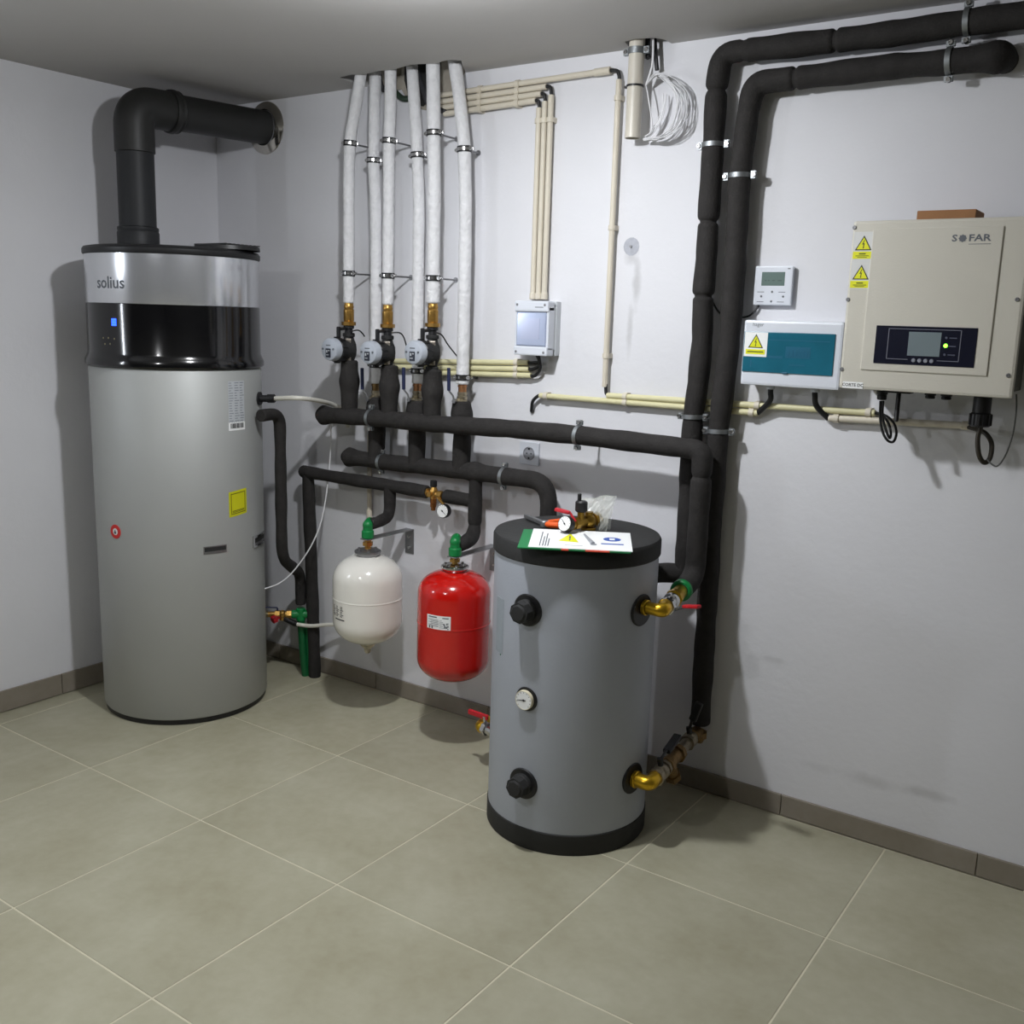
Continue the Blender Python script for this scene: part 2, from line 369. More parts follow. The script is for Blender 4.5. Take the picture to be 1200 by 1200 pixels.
# ceiling with the two broken-out pipe openings along the back wall
edge = [(.405, .0), (.45, -.08), (.495, -.145), (.47, -.172), (.43, -.17), (.40, -.155), (.30, -.185), (.2, -.16), (.13, -.17), (.05, -.155), (.0, -.175), (-.075, -.16), (-.085, -.07), (-.08, .0)]
e2 = [(1.225, .0), (1.225, -.05), (1.205, -.085), (1.15, -.100), (1.105, -.09), (1.09, -.04), (1.095, .0)]
poly = [(XL-.01, YF-.01), (XR+.01, YF-.01), (XR+.01, 0)] + e2 + edge + [(XL-.01, 0)]
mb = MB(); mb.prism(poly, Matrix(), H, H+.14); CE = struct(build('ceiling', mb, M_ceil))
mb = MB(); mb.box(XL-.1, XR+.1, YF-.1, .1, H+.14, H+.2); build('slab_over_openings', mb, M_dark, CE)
rnd = random.Random(3)
mb = MB()                                   # rough plaster lip left on the wall under the pipe opening
prof = [(-.02, .0), (.03, -.035), (.10, -.028), (.155, -.10), (.23, -.115), (.27, -.075), (.33, -.08), (.37, -.03), (.40, .0), (.40, .10), (-.02, .10)]
mb.prism(prof, WM(0, 0, H), .0005, .006); build('plaster_lip', mb, M_raw, WB)
mb = MB(); mb.prism([(.12, -.0), (.15, -.085), (.21, -.10), (.26, -.07), (.29, .0), (.29, .08), (.12, .08)], WM(0, 0, H), .006, .012); build('opening_shade', mb, M_dark, WB)  # solid dark piece on the wall; the hole's shade is in its colour
# skirting tiles
mb = MB(); mb.box(XL, XR, -.0015, 0, 0, .070); BB = struct(build('baseboard_back', mb, M_grout))
bx = [XL+.011]+[1.785+.6*k for k in range(-4, 6)]+[XR-.001]
for a, b in zip(bx, bx[1:]):
    mb = MB(); mb.box(a+.0015, b-.0015, -.011, 0, .003, .073, b=.0015); build('skirting_tile', mb, M_btile, BB)
mb = MB(); mb.box(XL, XL+.0015, YF, 0, 0, .085); BL = struct(build('baseboard_left', mb, M_grout))
by = [-.012]+[-.27-.6*k for k in range(0, 12)]+[YF]
for a, b in zip(by, by[1:]):
    if a-b < .02: continue
    mb = MB(); mb.box(XL, XL+.011, b+.0015, a-.0015, .003, .088, b=.0015); build('skirting_tile', mb, M_btile, BL)
for nm, bxs in (('baseboard_right', (XR-.011, XR, YF, 0, 0, .08)), ('baseboard_front', (XL, XR, YF, YF+.011, 0, .08))):
    mb = MB(); mb.box(*bxs, b=.001); struct(build(nm, mb, M_btile))
# screw plug on the wall
c = at(740, 289, Y=0); mb = MB(); mb.lathe([(0, .003), (.004, .003), (.012, .001), (.030, .0002), (.030, 0)], WM(c.x, 0, c.z), 14)
t = thing('wall_plug', c, 'small dark screw plug in a grey filler patch on the white wall', 'wall plug')
build('filler_patch', mb, mat('filler', (176, 178, 186), .9, var=.1, vscale=60), t)
mb = MB(); mb.cyl(c+V((0, -.002, 0)), c+V((0, -.007, 0)), .0045, 12); build('screw_head', mb, M_steel, t)

# ------------------------------------------------------------------ the tall heat-pump water heater
HC = (-.573, -.554); HR = .322
def hz(px, py, r=HR): return hit(px, py, HC, r)[1]
z_bb = hz(200, 433); z_sb = hz(200, 357); z_top = hz(200, 297)
T = thing('water_heater', (HC[0], HC[1], 0), 'tall silver cylindrical heat pump water heater with black display band', 'water heater')
HM = Matrix.Translation((HC[0], HC[1], 0))
mb = MB(); mb.lathe([(0, 0), (.312, 0), (.316, .004), (.316, .022), (0, .022)], HM, 96); build('base_ring', mb, M_black, T)
mb = MB(); mb.lathe([(0, .022), (HR-.004, .022), (HR, .028), (HR, z_bb-.01), (HR-.006, z_bb), (0, z_bb)], HM, 128); body = build('body', mb, M_silver, T)
mb = MB(); rb = HR+.002
mb.lathe([(0, z_bb), (rb+.004, z_bb), (rb+.009, z_bb+.006), (rb+.009, z_bb+.022), (rb+.003, z_bb+.034), (rb-.003, z_bb+.05), (rb-.004, z_sb-.002), (rb-.006, z_sb), (0, z_sb)], HM, 128); BND = build('display_band', mb, M_gloss, T)
mb = MB(); mb.lathe([(0, z_sb), (rb-.006, z_sb), (rb-.005, z_sb+.003), (rb-.005, z_top-.002), (0, z_top)], HM, 128); build('silver_band', mb, M_band, T)
zt = z_top
mb = MB(); mb.lathe([(0, zt), (rb-.001, zt), (rb+.001, zt+.004), (rb+.001, zt+.018), (rb-.005, zt+.026), (rb-.03, zt+.031), (0, zt+.034)], HM, 96); LID = build('top_cover', mb, M_black, T)
ZT = zt+.031
c2 = at(247, 288, Z=ZT+.01); c2 = V((-.37, -.46, ZT)); mb = MB(); mb.lathe([(0, .018), (.105, .018), (.12, .014), (.122, 0)], Matrix.Translation(c2), 40)
GR = build('vent_cover', mb, M_black, T)
mb = MB()
for k in range(9): mb.box(-.09, .09, -.078+k*.0195-.004, -.078+k*.0195+.004, .017, .021, Matrix.Translation(c2))
build('vent_slats', mb, M_blackm, GR)
# lettering, display, stickers
a, z, _ = hit(128, 331.5, HC, rb-.005); mb = text_mesh('solius', .060, wrap(HC, rb-.0049, a, z), .0006, bold=.0006); build('lettering', mb, M_inkg, T, 'grey lettering reading solius')
a, z, _ = hit(133.5, 377.5, HC, rb-.003); mb = MB()
for dx in (-.0075, 0, .0075):
    for dz in (-.009, 0, .009): patch(mb, HC, rb-.0035, a+(dx-.003)/HR, a+(dx+.003)/HR, z+dz-.0038, z+dz+.0038, .0016, 2)
build('display_digits', mb, M_ledb, BND, 'lit blue display')
for (bx_, by_) in ((121, 396), (127, 396), (134, 397), (123, 403), (129, 403)):
    mb = MB(); a, z, _ = hit(bx_, by_, HC, rb-.003); patch(mb, HC, rb-.0035, a-.003/HR, a+.003/HR, z-.003, z+.003, .001, 2)
    build('touch_key', mb, mat('key_print', (120, 112, 84), .5), BND)
def hsheet(name, m, q0, q1, th=.001, tilt=0., label=None, par=None):
    a0, z0, _ = hit(q0[0], q0[1], HC, HR); a1, z1, _ = hit(q1[0], q1[1], HC, HR)
    mb = MB(); patch(mb, HC, HR, a0, a1, min(z0, z1), max(z0, z1), th, 8, tilt); return build(name, mb, m, par or T, label), (a0+a1)/2, (z0+z1)/2, abs(a1-a0)*HR, abs(z1-z0)
def hlines(par, a, z, w, h, rows, m=None, r=HR+.001, seed=1, cols=1):
    g = random.Random(seed); mb = MB()
    for i in range(rows):
        zz = z+h/2-(i+.7)*h/(rows+.4)
        for c_ in range(cols):
            x0 = -w/2+w*c_/cols+.002; x1 = x0+(w/cols-.004)*g.uniform(.45, 1)
            patch(mb, HC, r, a+x0/HR, a+x1/HR, zz-h/rows*.16, zz+h/rows*.16, .0005, 2)
    return build('printed_lines', mb, m or M_inkg, par)
o, a, z, w, h = hsheet('rating_label', M_label, (267, 447), (286.5, 494), label='pale grey rating label'); hlines(o, a, z, w, h, 16, mat('soft_ink', (130, 134, 140), .6), cols=3)
o, a, z, w, h = hsheet('barcode_label', M_paper, (268, 495), (287, 503), label='white barcode label'); mb = MB(); g = random.Random(5); x = -w*.4
while x < w*.4:
    ww = g.choice((.001, .002, .003)); patch(mb, HC, HR+.001, a+x/HR, a+(x+ww)/HR, z-h*.25, z+h*.33, .0005, 1); x += ww+g.choice((.001, .002))
build('barcode', mb, M_ink, o)
o, a, z, w, h = hsheet('notice_sticker', M_ylab, (268, 576), (289, 601.5), label='yellow square notice sticker', tilt=.008); mb = MB()
for (x0, x1, y0, y1) in ((-.4, .4, .38, .41), (-.4, .4, -.41, -.38), (-.4, -.37, -.4, .4), (.37, .4, -.4, .4), (-.33, .33, -.30, -.27), (-.33, .33, -.345, -.325)):
    patch(mb, HC, HR+.001, a+x0*w/HR, a+x1*w/HR, z+y0*h, z+y1*h, .0006, 4, tilt=.008*(x1-x0))
build('printed_frame', mb, mat('olive_ink', (96, 92, 10), .6), o)
a, z, P0 = hit(135.5, 623, HC, HR); n = V((math.cos(a), math.sin(a), 0)); M = frame(V((HC[0]+HR*n.x, HC[1]+HR*n.y, z)), n)
mb = MB(); mb.lathe([(0, -.002), (.013, -.002), (.0135, .002), (.026, .002), (.027, .001), (.027, -.003)], M, 28); o = build('round_badge', mb, M_inkr, T, 'round red and white badge')
mb = MB(); mb.lathe([(0, .0022), (.0125, .0022), (.013, .0018), (.013, 0)], M, 24); o2 = build('badge_centre', mb, M_paper, o)
mb = MB(); mb.prism([(-.005, -.008), (.005, -.008), (.006, 0), (.002, .003), (.002, .008), (-.001, .008), (-.002, .002), (-.006, .0)], M, .0022, .0030); build('badge_symbol', mb, M_inkg, o)
def grip(q, w, h, chrome):
    a, z, _ = hit(q[0], q[1], HC, HR); mb = MB()
    m1 = M_chrome if chrome else M_steel
    e = .008 if chrome else .004; pr = .008 if chrome else .003
    for (x0, x1, y0, y1) in ((-w/2-e, w/2+e, h/2, h/2+e), (-w/2-e, w/2+e, -h/2-e, -h/2), (-w/2-e, -w/2, -h/2, h/2), (w/2, w/2+e, -h/2, h/2)):
        patch(mb, HC, HR-.001, a+x0/HR, a+x1/HR, z+y0, z+y1, pr, 4)
    o = build('grip_recess', mb, m1, T, 'chrome-framed grip recess' if chrome else 'dark grip recess')
    mb = MB(); patch(mb, HC, HR-.001, a-w/2/HR, a+w/2/HR, z-h/2, z+h/2, .0018, 6); build('recess_pocket', mb, M_blackm, o)
    mb = MB(); patch(mb, HC, HR, a-w/2/HR, a+w/2/HR, z-h/2, z-h/2+h*.25, .0024, 6); build('recess_lip', mb, M_steel, o)
grip((252.5, 644), .085, .022, False); grip((303.5, 632), .10, .030, True)
# condensate nipple
a, z, P0 = hit(303, 467, HC, HR); n = V((.86, .5, 0)).normalized(); cN = V((HC[0]+HR*math.cos(a), HC[1]+HR*math.sin(a), z)); pN = at(322, 467, Y=cN.y+.03)
mb = MB(); mb.cyl(cN-(pN-cN).normalized()*.02, cN+(pN-cN)*.12, .026, 24); mb.cyl(cN, pN, .014, 20, bev=.002); mb.cyl(cN+(pN-cN)*.55, pN, .017, 20, bev=.002); build('drain_nipple', mb, M_black, T)

# ------------------------------------------------------------------ exhaust duct
YD = -.60; XD = -.655
rp = at(162.5, 284, Y=YD); XD = rp.x; zc = at(190, 136, X=XD, Y=None) if False else None
zh1 = at(312, 150, Y=0).z; q = at(205, 134, X=XD); zh0 = q.z
rd = 21/ppm((XD, YD, 2.0)); zelb = zh0-.0
T = thing('exhaust_duct', (XD, YD, ZT), 'dark grey plastic air duct rising from the water heater and bending into the wall', 'duct')
xw = at(312, 150, Y=0).x
EC = V((XD, YD+.0, zelb)); endp = V((xw, -.012, zh1))
mb = MB(); mb.tube([(XD, YD, ZT+.001), (XD, YD, zelb-.155)], rd, 40); build('riser', mb, M_duct, T)
mb = MB(); mb.lathe([(rd, 0), (rd+.008, .001), (rd+.009, .012), (rd+.009, .060), (rd+.006, .066), (rd+.0075, .070), (rd+.0075, .080), (rd, .084)], Matrix.Translation((XD, YD, ZT)), 40); build('socket_collar', mb, M_duct, T)
mb = MB(); P = fil([(XD, YD, zelb-.17), EC, EC+(endp-EC).normalized()*.16], .135, 14); mb.tube(P, rd+.005, 40)
dh = (endp-EC).normalized()
build('elbow', mb, M_duct2, T)
mb = MB(); mb.lathe([(rd, 0), (rd+.011, .001), (rd+.013, .010), (rd+.013, .020), (rd+.009, .026), (rd+.011, .036), (rd, .045)], frame(EC+dh*.145, dh), 40); build('coupling_ring', mb, M_duct2, T)
mb = MB(); mb.tube([EC+dh*.15, endp], rd-.001, 40); build('wall_run', mb, M_duct2, T)
mb = MB(); mb.lathe([(rd+.001, .012), (rd+.004, .016), (rd+.02, .012), (rd+.036, .004), (rd+.038, 0), (rd+.03, 0)], WM(xw, -.0002, zh1), 56); build('wall_rosette', mb, mat('polished_plate', (200, 196, 188), .12, metal=1.), T, 'shiny round metal wall plate')

# ------------------------------------------------------------------ copper-free helpers for pixel paths
def pp(lst, Y=None):
    out = []
    for q in lst: out.append(at(q[0], q[1], Y=(q[2] if len(q) > 2 else Y)))
    return out
YU, YLW, YP, YB = -.150, -.082, -.135, -.085
RF = .031
# upper black manifold
T = thing('insulated_manifold', at(400, 487, Y=YU), 'upper long black foam-lagged pipe carrying the three pumps, turning down to the grey tank', 'pipe', 'black lagged manifolds')
mb = MB(); U = pp([(379, 486.5), (435, 489.5), (513, 497), (598, 502.5), (678, 510), (798, 524.5), (824, 528)], YU)
zz = U[-1]; down = [at(821, 600, Y=YU), at(815.5, 675, Y=YU)]
foam(mb, [U[0], U[1], U[2], U[3], U[4], U[5], V((U[6].x, YU, U[6].z)), V((U[6].x+.0, YU, down[0].z)), V((U[6].x, YU, down[1].z+.0)), V((U[6].x-.0, YU-.10, down[1].z-.03))], .0325, [.02, .02, .02, .02, .02, .085, .02, .05], joints=[at(823, 558, Y=YU)], bulges=[U[0]], seg=22)
mb.sphere(U[0], .034, 18); build('main_run', mb, M_foam, T)
GE = V((U[6].x, YU-.09, down[1].z-.027))
for k, (x, yt, yb) in enumerate(((409.5, 424, 487), (456.5, 430, 491), (507, 435, 496))):
    mb = MB(); a_ = at(x, yt, Y=YP); b_ = V((a_.x, YP, at(x, yb, Y=YU).z)); bu = V((a_.x, YP, a_.z-.075))
    foam(mb, [a_, b_], .0335, .01, bulges=[bu], seg=20); build('branch', mb, M_foam, T)
pipe_clamp(T, at(435, 489.5, Y=YU), (1, 0, -.06), .032, (0, 0, 1)); pipe_clamp(T, at(678, 510, Y=YU), (1, 0, -.06), .032, (0, 0, 1))
# lower manifold
T = thing('insulated_manifold', at(420, 540, Y=YLW), 'lower black foam-lagged pipe fed by three valve branches, bending down behind the grey tank', 'pipe', 'black lagged manifolds')
Lp = pp([(409, 535.5), (448, 541), (492, 546), (524, 549.5), (556, 553), (590.7, 558), (640, 564)], YLW)
vx_ = Lp[-1].x+.014
mb = MB(); foam(mb, Lp[:-1]+[V((vx_, YLW, Lp[-1].z)), V((vx_, YLW, .78)), V((1.06, -.30, .775))], .032, [.02]*5+[.085, .06], bulges=[Lp[4], Lp[0]], seg=22)
mb.sphere(Lp[0], .034, 18); build('main_run', mb, M_foam, T)
for (x, yt, yb) in ((440.5, 467, 542), (488, 471, 548), (541, 472, 553)):
    mb = MB(); a_ = at(x, yt, Y=YB); b_ = V((a_.x, YLW, at(x, yb, Y=YLW).z)); foam(mb, [a_, V((a_.x+.003, YB+.004, (a_.z+b_.z)/2)), b_], .034, .02, bulges=[V((a_.x, YB, a_.z-.045))], seg=20); build('branch', mb, M_foam, T)
pipe_clamp(T, at(447.7, 541, Y=YLW), (1, 0, -.06), .031, (0, 0, 1)); pipe_clamp(T, at(590.7, 558, Y=YLW), (1, 0, -.06), .031, (0, 0, 1))
# third, cold-water pipe: left length and its drops
Y3 = -.085
T = thing('lagged_pipe', at(356, 553, Y=Y3), 'thin black foam-lagged pipe from the floor, running right above the white vessel', 'pipe', 'thin black lagged pipes')
C3 = pp([(357, 552.7), (405, 561), (448, 567.5), (500, 576.5)], Y3); R3 = .0255
mb = MB(); foam(mb, C3, R3, .02, seg=18); mb.sphere(C3[0], R3+.002, 16); build('main_run', mb, M_foam, T)
fl = at(366, 783, Z=0); XS = C3[0].x+.02
mb = MB(); s0 = V((XS, Y3, C3[0].z)); foam(mb, [s0, V((XS+.004, Y3+.01, .55)), V((XS+.008, Y3+.022, .03)), V((XS+.008, Y3+.022, .003))], R3+.001, .05, seg=18); build('standpipe', mb, M_foam, T)
XW = .605*0+at(431, 645, Y=-.25).x; XRd = at(533, 665, Y=-.25).x
WT = V((XW, -.25, 0)); RTk = V((XRd, -.25, 0))
d0 = at(457, 569, Y=Y3); zel = at(458, 605, Y=Y3).z; XWd = d0.x
gw = at(430, 622, Y=-.25)
mb = MB(); foam(mb, [d0, V((XWd, Y3, zel)), V((XW+.01, -.20, zel+.0)), V((XW+.002, -.232, zel-.004))], .0235, [.05, .03], seg=18); build('tank_branch', mb, M_foam, T)
# right length, joined to the drop to the red tank
T = thing('lagged_pipe', at(558, 590, Y=Y3), 'short black foam-lagged drop pipe feeding the green elbow above the red vessel', 'pipe', 'thin black lagged pipes')
mb = MB(); foam(mb, pp([(523, 581.5), (558, 587.5)], Y3), R3, .02, seg=18); build('side_run', mb, M_foam, T)
d1 = at(557.5, 561, Y=Y3); zr = at(558, 628, Y=Y3).z; XRr = d1.x
mb = MB(); foam(mb, [d1, V((XRr, Y3, zr)), V((XRd+.008, -.205, zr-.002)), V((XRd+.002, -.232, zr-.006))], .0265, [.055, .03], seg=18, joints=[V((XRr, Y3, zr+.035))]); build('drop_run', mb, M_foam, T)
# heater side pipe
T = thing('lagged_pipe', at(325, 500, Y=-.30), 'black foam-lagged pipe looping from the water heater side down to the green tee', 'pipe', 'thin black lagged pipes')
p0 = at(306, 487, Y=-.42); p1 = at(328, 488, Y=-.30); p1.z = p0.z; p2 = V((p1.x, p1.y, at(330, 655, Y=-.30).z)); p3 = at(352, 672, Y=-.10); p4 = at(356, 700, Y=-.10); p4.x = p3.x+.004; p4.y = p3.y
mb = MB(); foam(mb, [p0, p1, p2, p3, V((p3.x, p3.y, p4.z-.03))], .0235, [.06, .075, .05], seg=18); build('main_run', mb, M_foam, T)
TE = V((p3.x, p3.y, at(354, 720, Y=-.10).z))
# tall pair of black pipes on the right
YV = -.052
T = thing('lagged_pipe', at(812, 490, Y=YV), 'thick black foam-lagged pipe, left of the tall pair and topmost along the ceiling', 'pipe', 'tall black lagged pipe pair')
A = pp([(1230, 14), (1134, 26), (1050, 39), (980, 47.5), (883, 58), (846, 62)], YV); A[-1].z += .0
Av = pp([(840, 100), (836, 167), (830, 260), (828, 300), (824, 347), (823, 397), (818, 450), (812, 490), (808, 560), (804, 640)], YV)
eb = at(801, 672, Y=YV)
mb = MB(); foam(mb, A+Av+[V((Av[-1].x, YV, eb.z+.0)), V((Av[-1].x-.06, YV-.03, eb.z)), V((1.30, -.19, eb.z))], .0335, [.02]*4+[.09]+[.02]*10+[.05, .03], joints=[at(980, 47.5, Y=YV), at(873, 59, Y=YV), at(839, 106, Y=YV), at(830, 260, Y=YV), at(824, 347, Y=YV), at(800, 638, Y=YV)], seg=22, wob=.002)
build('main_run', mb, M_foam, T)
for q in ((836, 170), (812, 488)): pipe_clamp(T, at(*q, Y=YV), (-.02, 0, 1), .033, (1, 0, 0))
pipe_clamp(T, at(1134, 26, Y=YV), (1, 0, .03), .0335, (0, 0, 1))
T = thing('lagged_pipe', at(842, 505, Y=YV-.004), 'thick black lagged pipe, right of the tall pair, blunt bend above the inverter', 'pipe', 'tall black lagged pipe pair')
YW = -.056
B = pp([(1172, 66), (1100, 74), (1050, 77.5), (933, 91.5), (884, 97)], YW)
Bv = pp([(876.5, 133), (867, 206), (862, 300), (855, 397), (842, 505), (834, 610), (828, 720), (825, 768), (820.5, 846)], YW)
mb = MB(); foam(mb, [V((B[0].x+.004, .01, B[0].z+.0))] + B+Bv, .0335, [.06]+[.02]*3+[.085]+[.02]*8, joints=[at(933, 91.5, Y=YW)], bulges=[B[0]], seg=22, wob=.002)
build('main_run', mb, M_foam, T)
for q in ((867, 206), (842, 505)): pipe_clamp(T, at(*q, Y=YW), (-.02, 0, 1), .033, (1, 0, 0))
pipe_clamp(T, at(1113, 72, Y=YW), (1, 0, .03), .0335, (0, 0, 1))
BEND = at(819, 866, Y=YW)

# ------------------------------------------------------------------ six white risers
risers = [  # (pixel path, Y, clamps, end)
 ([(425, 88), (417, 125), (410.5, 160), (409.3, 200), (408.7, 298), (408.7, 354)], YP, [(409, 169), (408.7, 322)], 'leftmost white lagged riser, kinked near the ceiling'),
 ([(440, 86), (439, 140), (437.6, 188), (439, 240), (440.4, 336), (440, 380), (440.4, 448)], YB, [(437.6, 188), (440, 430)], 'second white lagged riser from the left'),
 ([(457.6, 82), (457.6, 125), (455.8, 165), (456, 240), (455, 290), (454.4, 356)], YP, [(455.8, 165), (454.7, 322)], 'third white riser from the left, straight with crumpled skin'),
 ([(482, 80), (487, 140), (489, 182), (490.4, 240), (489.6, 298), (489, 380), (489, 448)], YB, [(489, 182), (488.6, 434)], 'fourth white lagged riser from the left'),
 ([(507, 75), (508, 120), (508.4, 156), (508.4, 240), (507.6, 298), (507.4, 354)], YP, [(508.2, 157), (507.5, 324)], 'fifth white lagged riser from the left, above the rightmost pump'),
 ([(531, 72), (538, 110), (544, 168), (545, 240), (545, 298), (543.5, 380), (542, 449)], YB, [(544, 175), (542.2, 440)], 'rightmost white lagged riser, slanting in from the ceiling')]
RB = []
for k, (path, Y, cl, lab) in enumerate(risers):
    pts = pp(path, Y); end = pts[-1]; x0 = end.x
    for i, p in enumerate(pts):                     # straighten the lower part
        if i >= 3: p.x = x0+(p.x-x0)*.4
    pts[0].z = H+.05
    r = (.0222, .0222, .0225, .0222, .0245, .0235)[k]
    T = thing('white_riser', end, lab+', on the white wall', 'pipe', 'white lagged risers')
    mb = MB(); foam(mb, pts, r, .04, seg=18, wob=.0009); build('insulation_sleeve', mb, M_white_ins, T)
    for (cx_, cy_) in cl:
        p = at(cx_, cy_, Y=Y)
        # nearest point on path
        bx_ = min(((p-(a+(b-a)*s/10)).length, (a+(b-a)*s/10), (b-a)) for a, b in zip(pts, pts[1:]) for s in range(11)) if False else None
        best = None
        for a, b in zip(pts, pts[1:]):
            for s_ in range(11):
                c = a+(b-a)*s_/10; d_ = abs(c.z-p.z)
                if best is None or d_ < best[0]: best = (d_, c, b-a)
        pipe_clamp(T, best[1], best[2], r, (1, 0, 0), M_chrome, w=.010, ear=.012, lining=True)
    RB.append(V((pts[-1].x, Y, pts[-1].z)))

# ------------------------------------------------------------------ three circulation pumps
def pump(base, ybody, lab):
    x, y, zb = base; ppmz = 296.
    T = thing('circulation_pump', V((x, y, zb-.25)), lab, 'pump', 'circulation pumps')
    z0 = zb                                        # bottom of white sleeve
    mb = MB(); M = Matrix.Translation((x, y, z0))
    mb.lathe([(.018, .0), (.018, -.012), (.020, -.018), (.0175, -.026), (.0205, -.030), (.0205, -.072), (.018, -.076)], M, 24)
    build('brass_union', mb, M_brass, T)
    mb = MB(); mb.hexn((x, y, z0-.076), (x, y, z0-.090), .028, 8); build('union_nut', mb, M_brass, T)
    mb = MB(); mb.cyl((x, y, z0-.090), (x, y, z0-.103), .021, 20, bev=.002); mb.cyl((x, y, z0-.103), (x, y, z0-.128), .0155, 20); build('upper_nut', mb, M_black, T)
    zc = z0-.185
    mb = MB(); mb.lathe([(.0, .062), (.018, .060), (.022, .05), (.026, .038), (.034, .022), (.036, 0), (.034, -.022), (.026, -.038), (.022, -.05), (.018, -.06), (0, -.062)], Matrix.Translation((x, y, zc)) @ Matrix.Diagonal((.72, 1, 1, 1)), 24)
    mb.cyl((x-.002, y, zc), (x-.004, y-.045, zc), .040, 28, bev=.004)
    for s in (-1, 1): mb.cyl((x, y, zc+s*.05), (x, y, zc+s*.066), .024, 20, bev=.003)
    VB = build('volute', mb, M_blackm, T)
    mb = MB(); mb.box(-.012, .012, -.045, .045, 0, .010, Matrix.Translation((x+.012, y-.014, zc)) @ Matrix.Rotation(PI/2, 4, 'X') @ Matrix.Rotation(.5, 4, 'Y'), b=.005); build('cast_plate', mb, mat('cast_iron_bare', (150, 142, 132), .35, metal=.8, var=.3, vscale=50, bump=.3, bscale=60), VB, 'bright cast metal plate')
    mb = MB(); mb.cyl((x-.004, y-.045, zc), (x-.004, y-.075, zc), .047, 32, bev=.003)
    for k in range(10):
        a = 2*PI*k/10; mb.box(-.004, .004, .044, .051, 0, .028, frame((x-.004, y-.075, zc), (0, 1, 0)) @ Matrix.Rotation(a, 4, 'Z'))
    build('motor_housing', mb, M_black, T)
    mb = MB(); mb.lathe([(0, .034), (.034, .034), (.041, .030), (.044, .022), (.044, 0), (0, 0)], WM(x-.004, y-.075, zc+.002), 36)
    FD = build('motor_face', mb, mat('pump_grey', (176, 182, 192), .35, var=.03, vscale=40), T, 'pale grey round pump face')
    MF = WM(x-.004, y-.109, zc+.002)
    mb = MB(); mb.box(-.013, .013, -.030, .004, 0, .002, MF, b=.0008); LP = build('display_plate', mb, mat('pump_label', (38, 42, 54), .3), FD, 'dark pump display plate')
    mb = MB(); mb.box(-.009, -.003, -.012, -.002, .002, .0026, MF); mb.box(.001, .009, -.006, -.002, .002, .0026, MF); mb.box(-.009, .004, -.022, -.019, .002, .0026, MF); build('printed_marks', mb, M_label, LP)
    mb = MB()
    for s in (-1, 1): mb.cyl(MF @ V((s*.028, .002, 0)), MF @ V((s*.028, .002, .003)), .004, 12)
    mb.box(-.012, .012, .014, .018, 0, .0006, MF); build('face_marks', mb, M_inkg, FD)
    mb = MB(); mb.cyl((x, y, z0-.100), (x-.002, y-.05, z0-.105), .006, 10); mb.box(x-.010, x+.003, y-.060, y-.046, z0-.19, z0-.095, b=.004); build('valve_handle', mb, M_black, T)
    mb = MB(); mb.hexn((x, y, zc-.066), (x, y, zc-.086), .024, 8); mb.cyl((x, y, zc-.086), (x, y, zc-.100), .019, 20); build('lower_nut', mb, M_black, T)
    return zc
cab = [[(412, 388), (420, 387), (425, 391), (427, 394)], [(459, 390), (468, 390), (473, 395), (477, 408)], [(512, 390), (518, 393), (525, 404), (536, 418)]]
labs = ['leftmost wall circulation pump with pale round face and black housing', 'middle circulation pump of three, pale round face in front of second riser', 'rightmost circulation pump of three with a cable curling to the right']
for k, i in enumerate((0, 2, 4)):
    b = RB[i]; pump(b, YP, labs[k])
    pc = thing('pump_cable', at(*cab[k][0], Y=YP), ['short black cable stub on the leftmost pump', 'black cable arching off the middle pump', 'long black cable drooping from the rightmost pump to the last riser'][k], 'cable', 'pump cables')
    mb = MB(); n_ = len(cab[k]); mb.tube(smooth_curve([at(q[0], q[1], Y=YP+.0-.02+.06*j/(n_-1)) for j, q in enumerate(cab[k])], 6), .0028, 8); build('cable', mb, M_cable, pc)

# ------------------------------------------------------------------ three ball valves under risers 2, 4, 6
for k, (i, cm, lab) in enumerate(((1, M_brassd, 'left lever valve with navy handle, under the second white riser'), (3, M_copper, 'middle lever valve with navy handle and copper joint, under the fourth riser'), (5, M_copper, 'right lever valve with navy handle, fully visible under the rightmost riser'))):
    b = RB[i]; x, y, z0 = b
    T = thing('ball_valve', (x, y, z0-.08), lab, 'valve', 'navy-handled ball valves')
    mb = MB(); mb.cyl((x, y, z0+.004), (x, y, z0-.034), .0155, 20, bev=.001); mb.cyl((x, y, z0-.008), (x, y, z0-.014), .018, 20); build('press_joint', mb, cm, T)
    mb = MB(); M = Matrix.Translation((x, y, z0))
    mb.lathe([(.0165, -.032), (.0185, -.034), (.0185, -.042), (.0165, -.044), (.0165, -.047), (.0195, -.049), (.0195, -.058), (.0175, -.061), (.0205, -.064), (.0205, -.078), (.018, -.08)], M, 22)
    mb.cyl((x, y, z0-.065), (x-.004, y-.034, z0-.065), .008, 14); build('valve_body', mb, mat('nickel', (178, 168, 146), .3, metal=.85, var=.12, vscale=50), T)
    mb = MB(); mb.hexn((x-.004, y-.036, z0-.065), (x-.005, y-.046, z0-.065), .009)
    P = [(x-.005, y-.040, z0-.070), (x-.010, y-.044, z0-.045), (x-.022, y-.052, z0-.028), (x-.024, y-.052, z0-.005)]
    mb.tube(P, .0035, 8); LV = build('lever', mb, M_steel, T)
    mb = MB(); mb.tube(resample([V((x-.023, y-.052, z0-.026)), V((x-.025, y-.052, z0+.055))], .01), .0068, 10); build('handle_sleeve', mb, M_navy, LV)

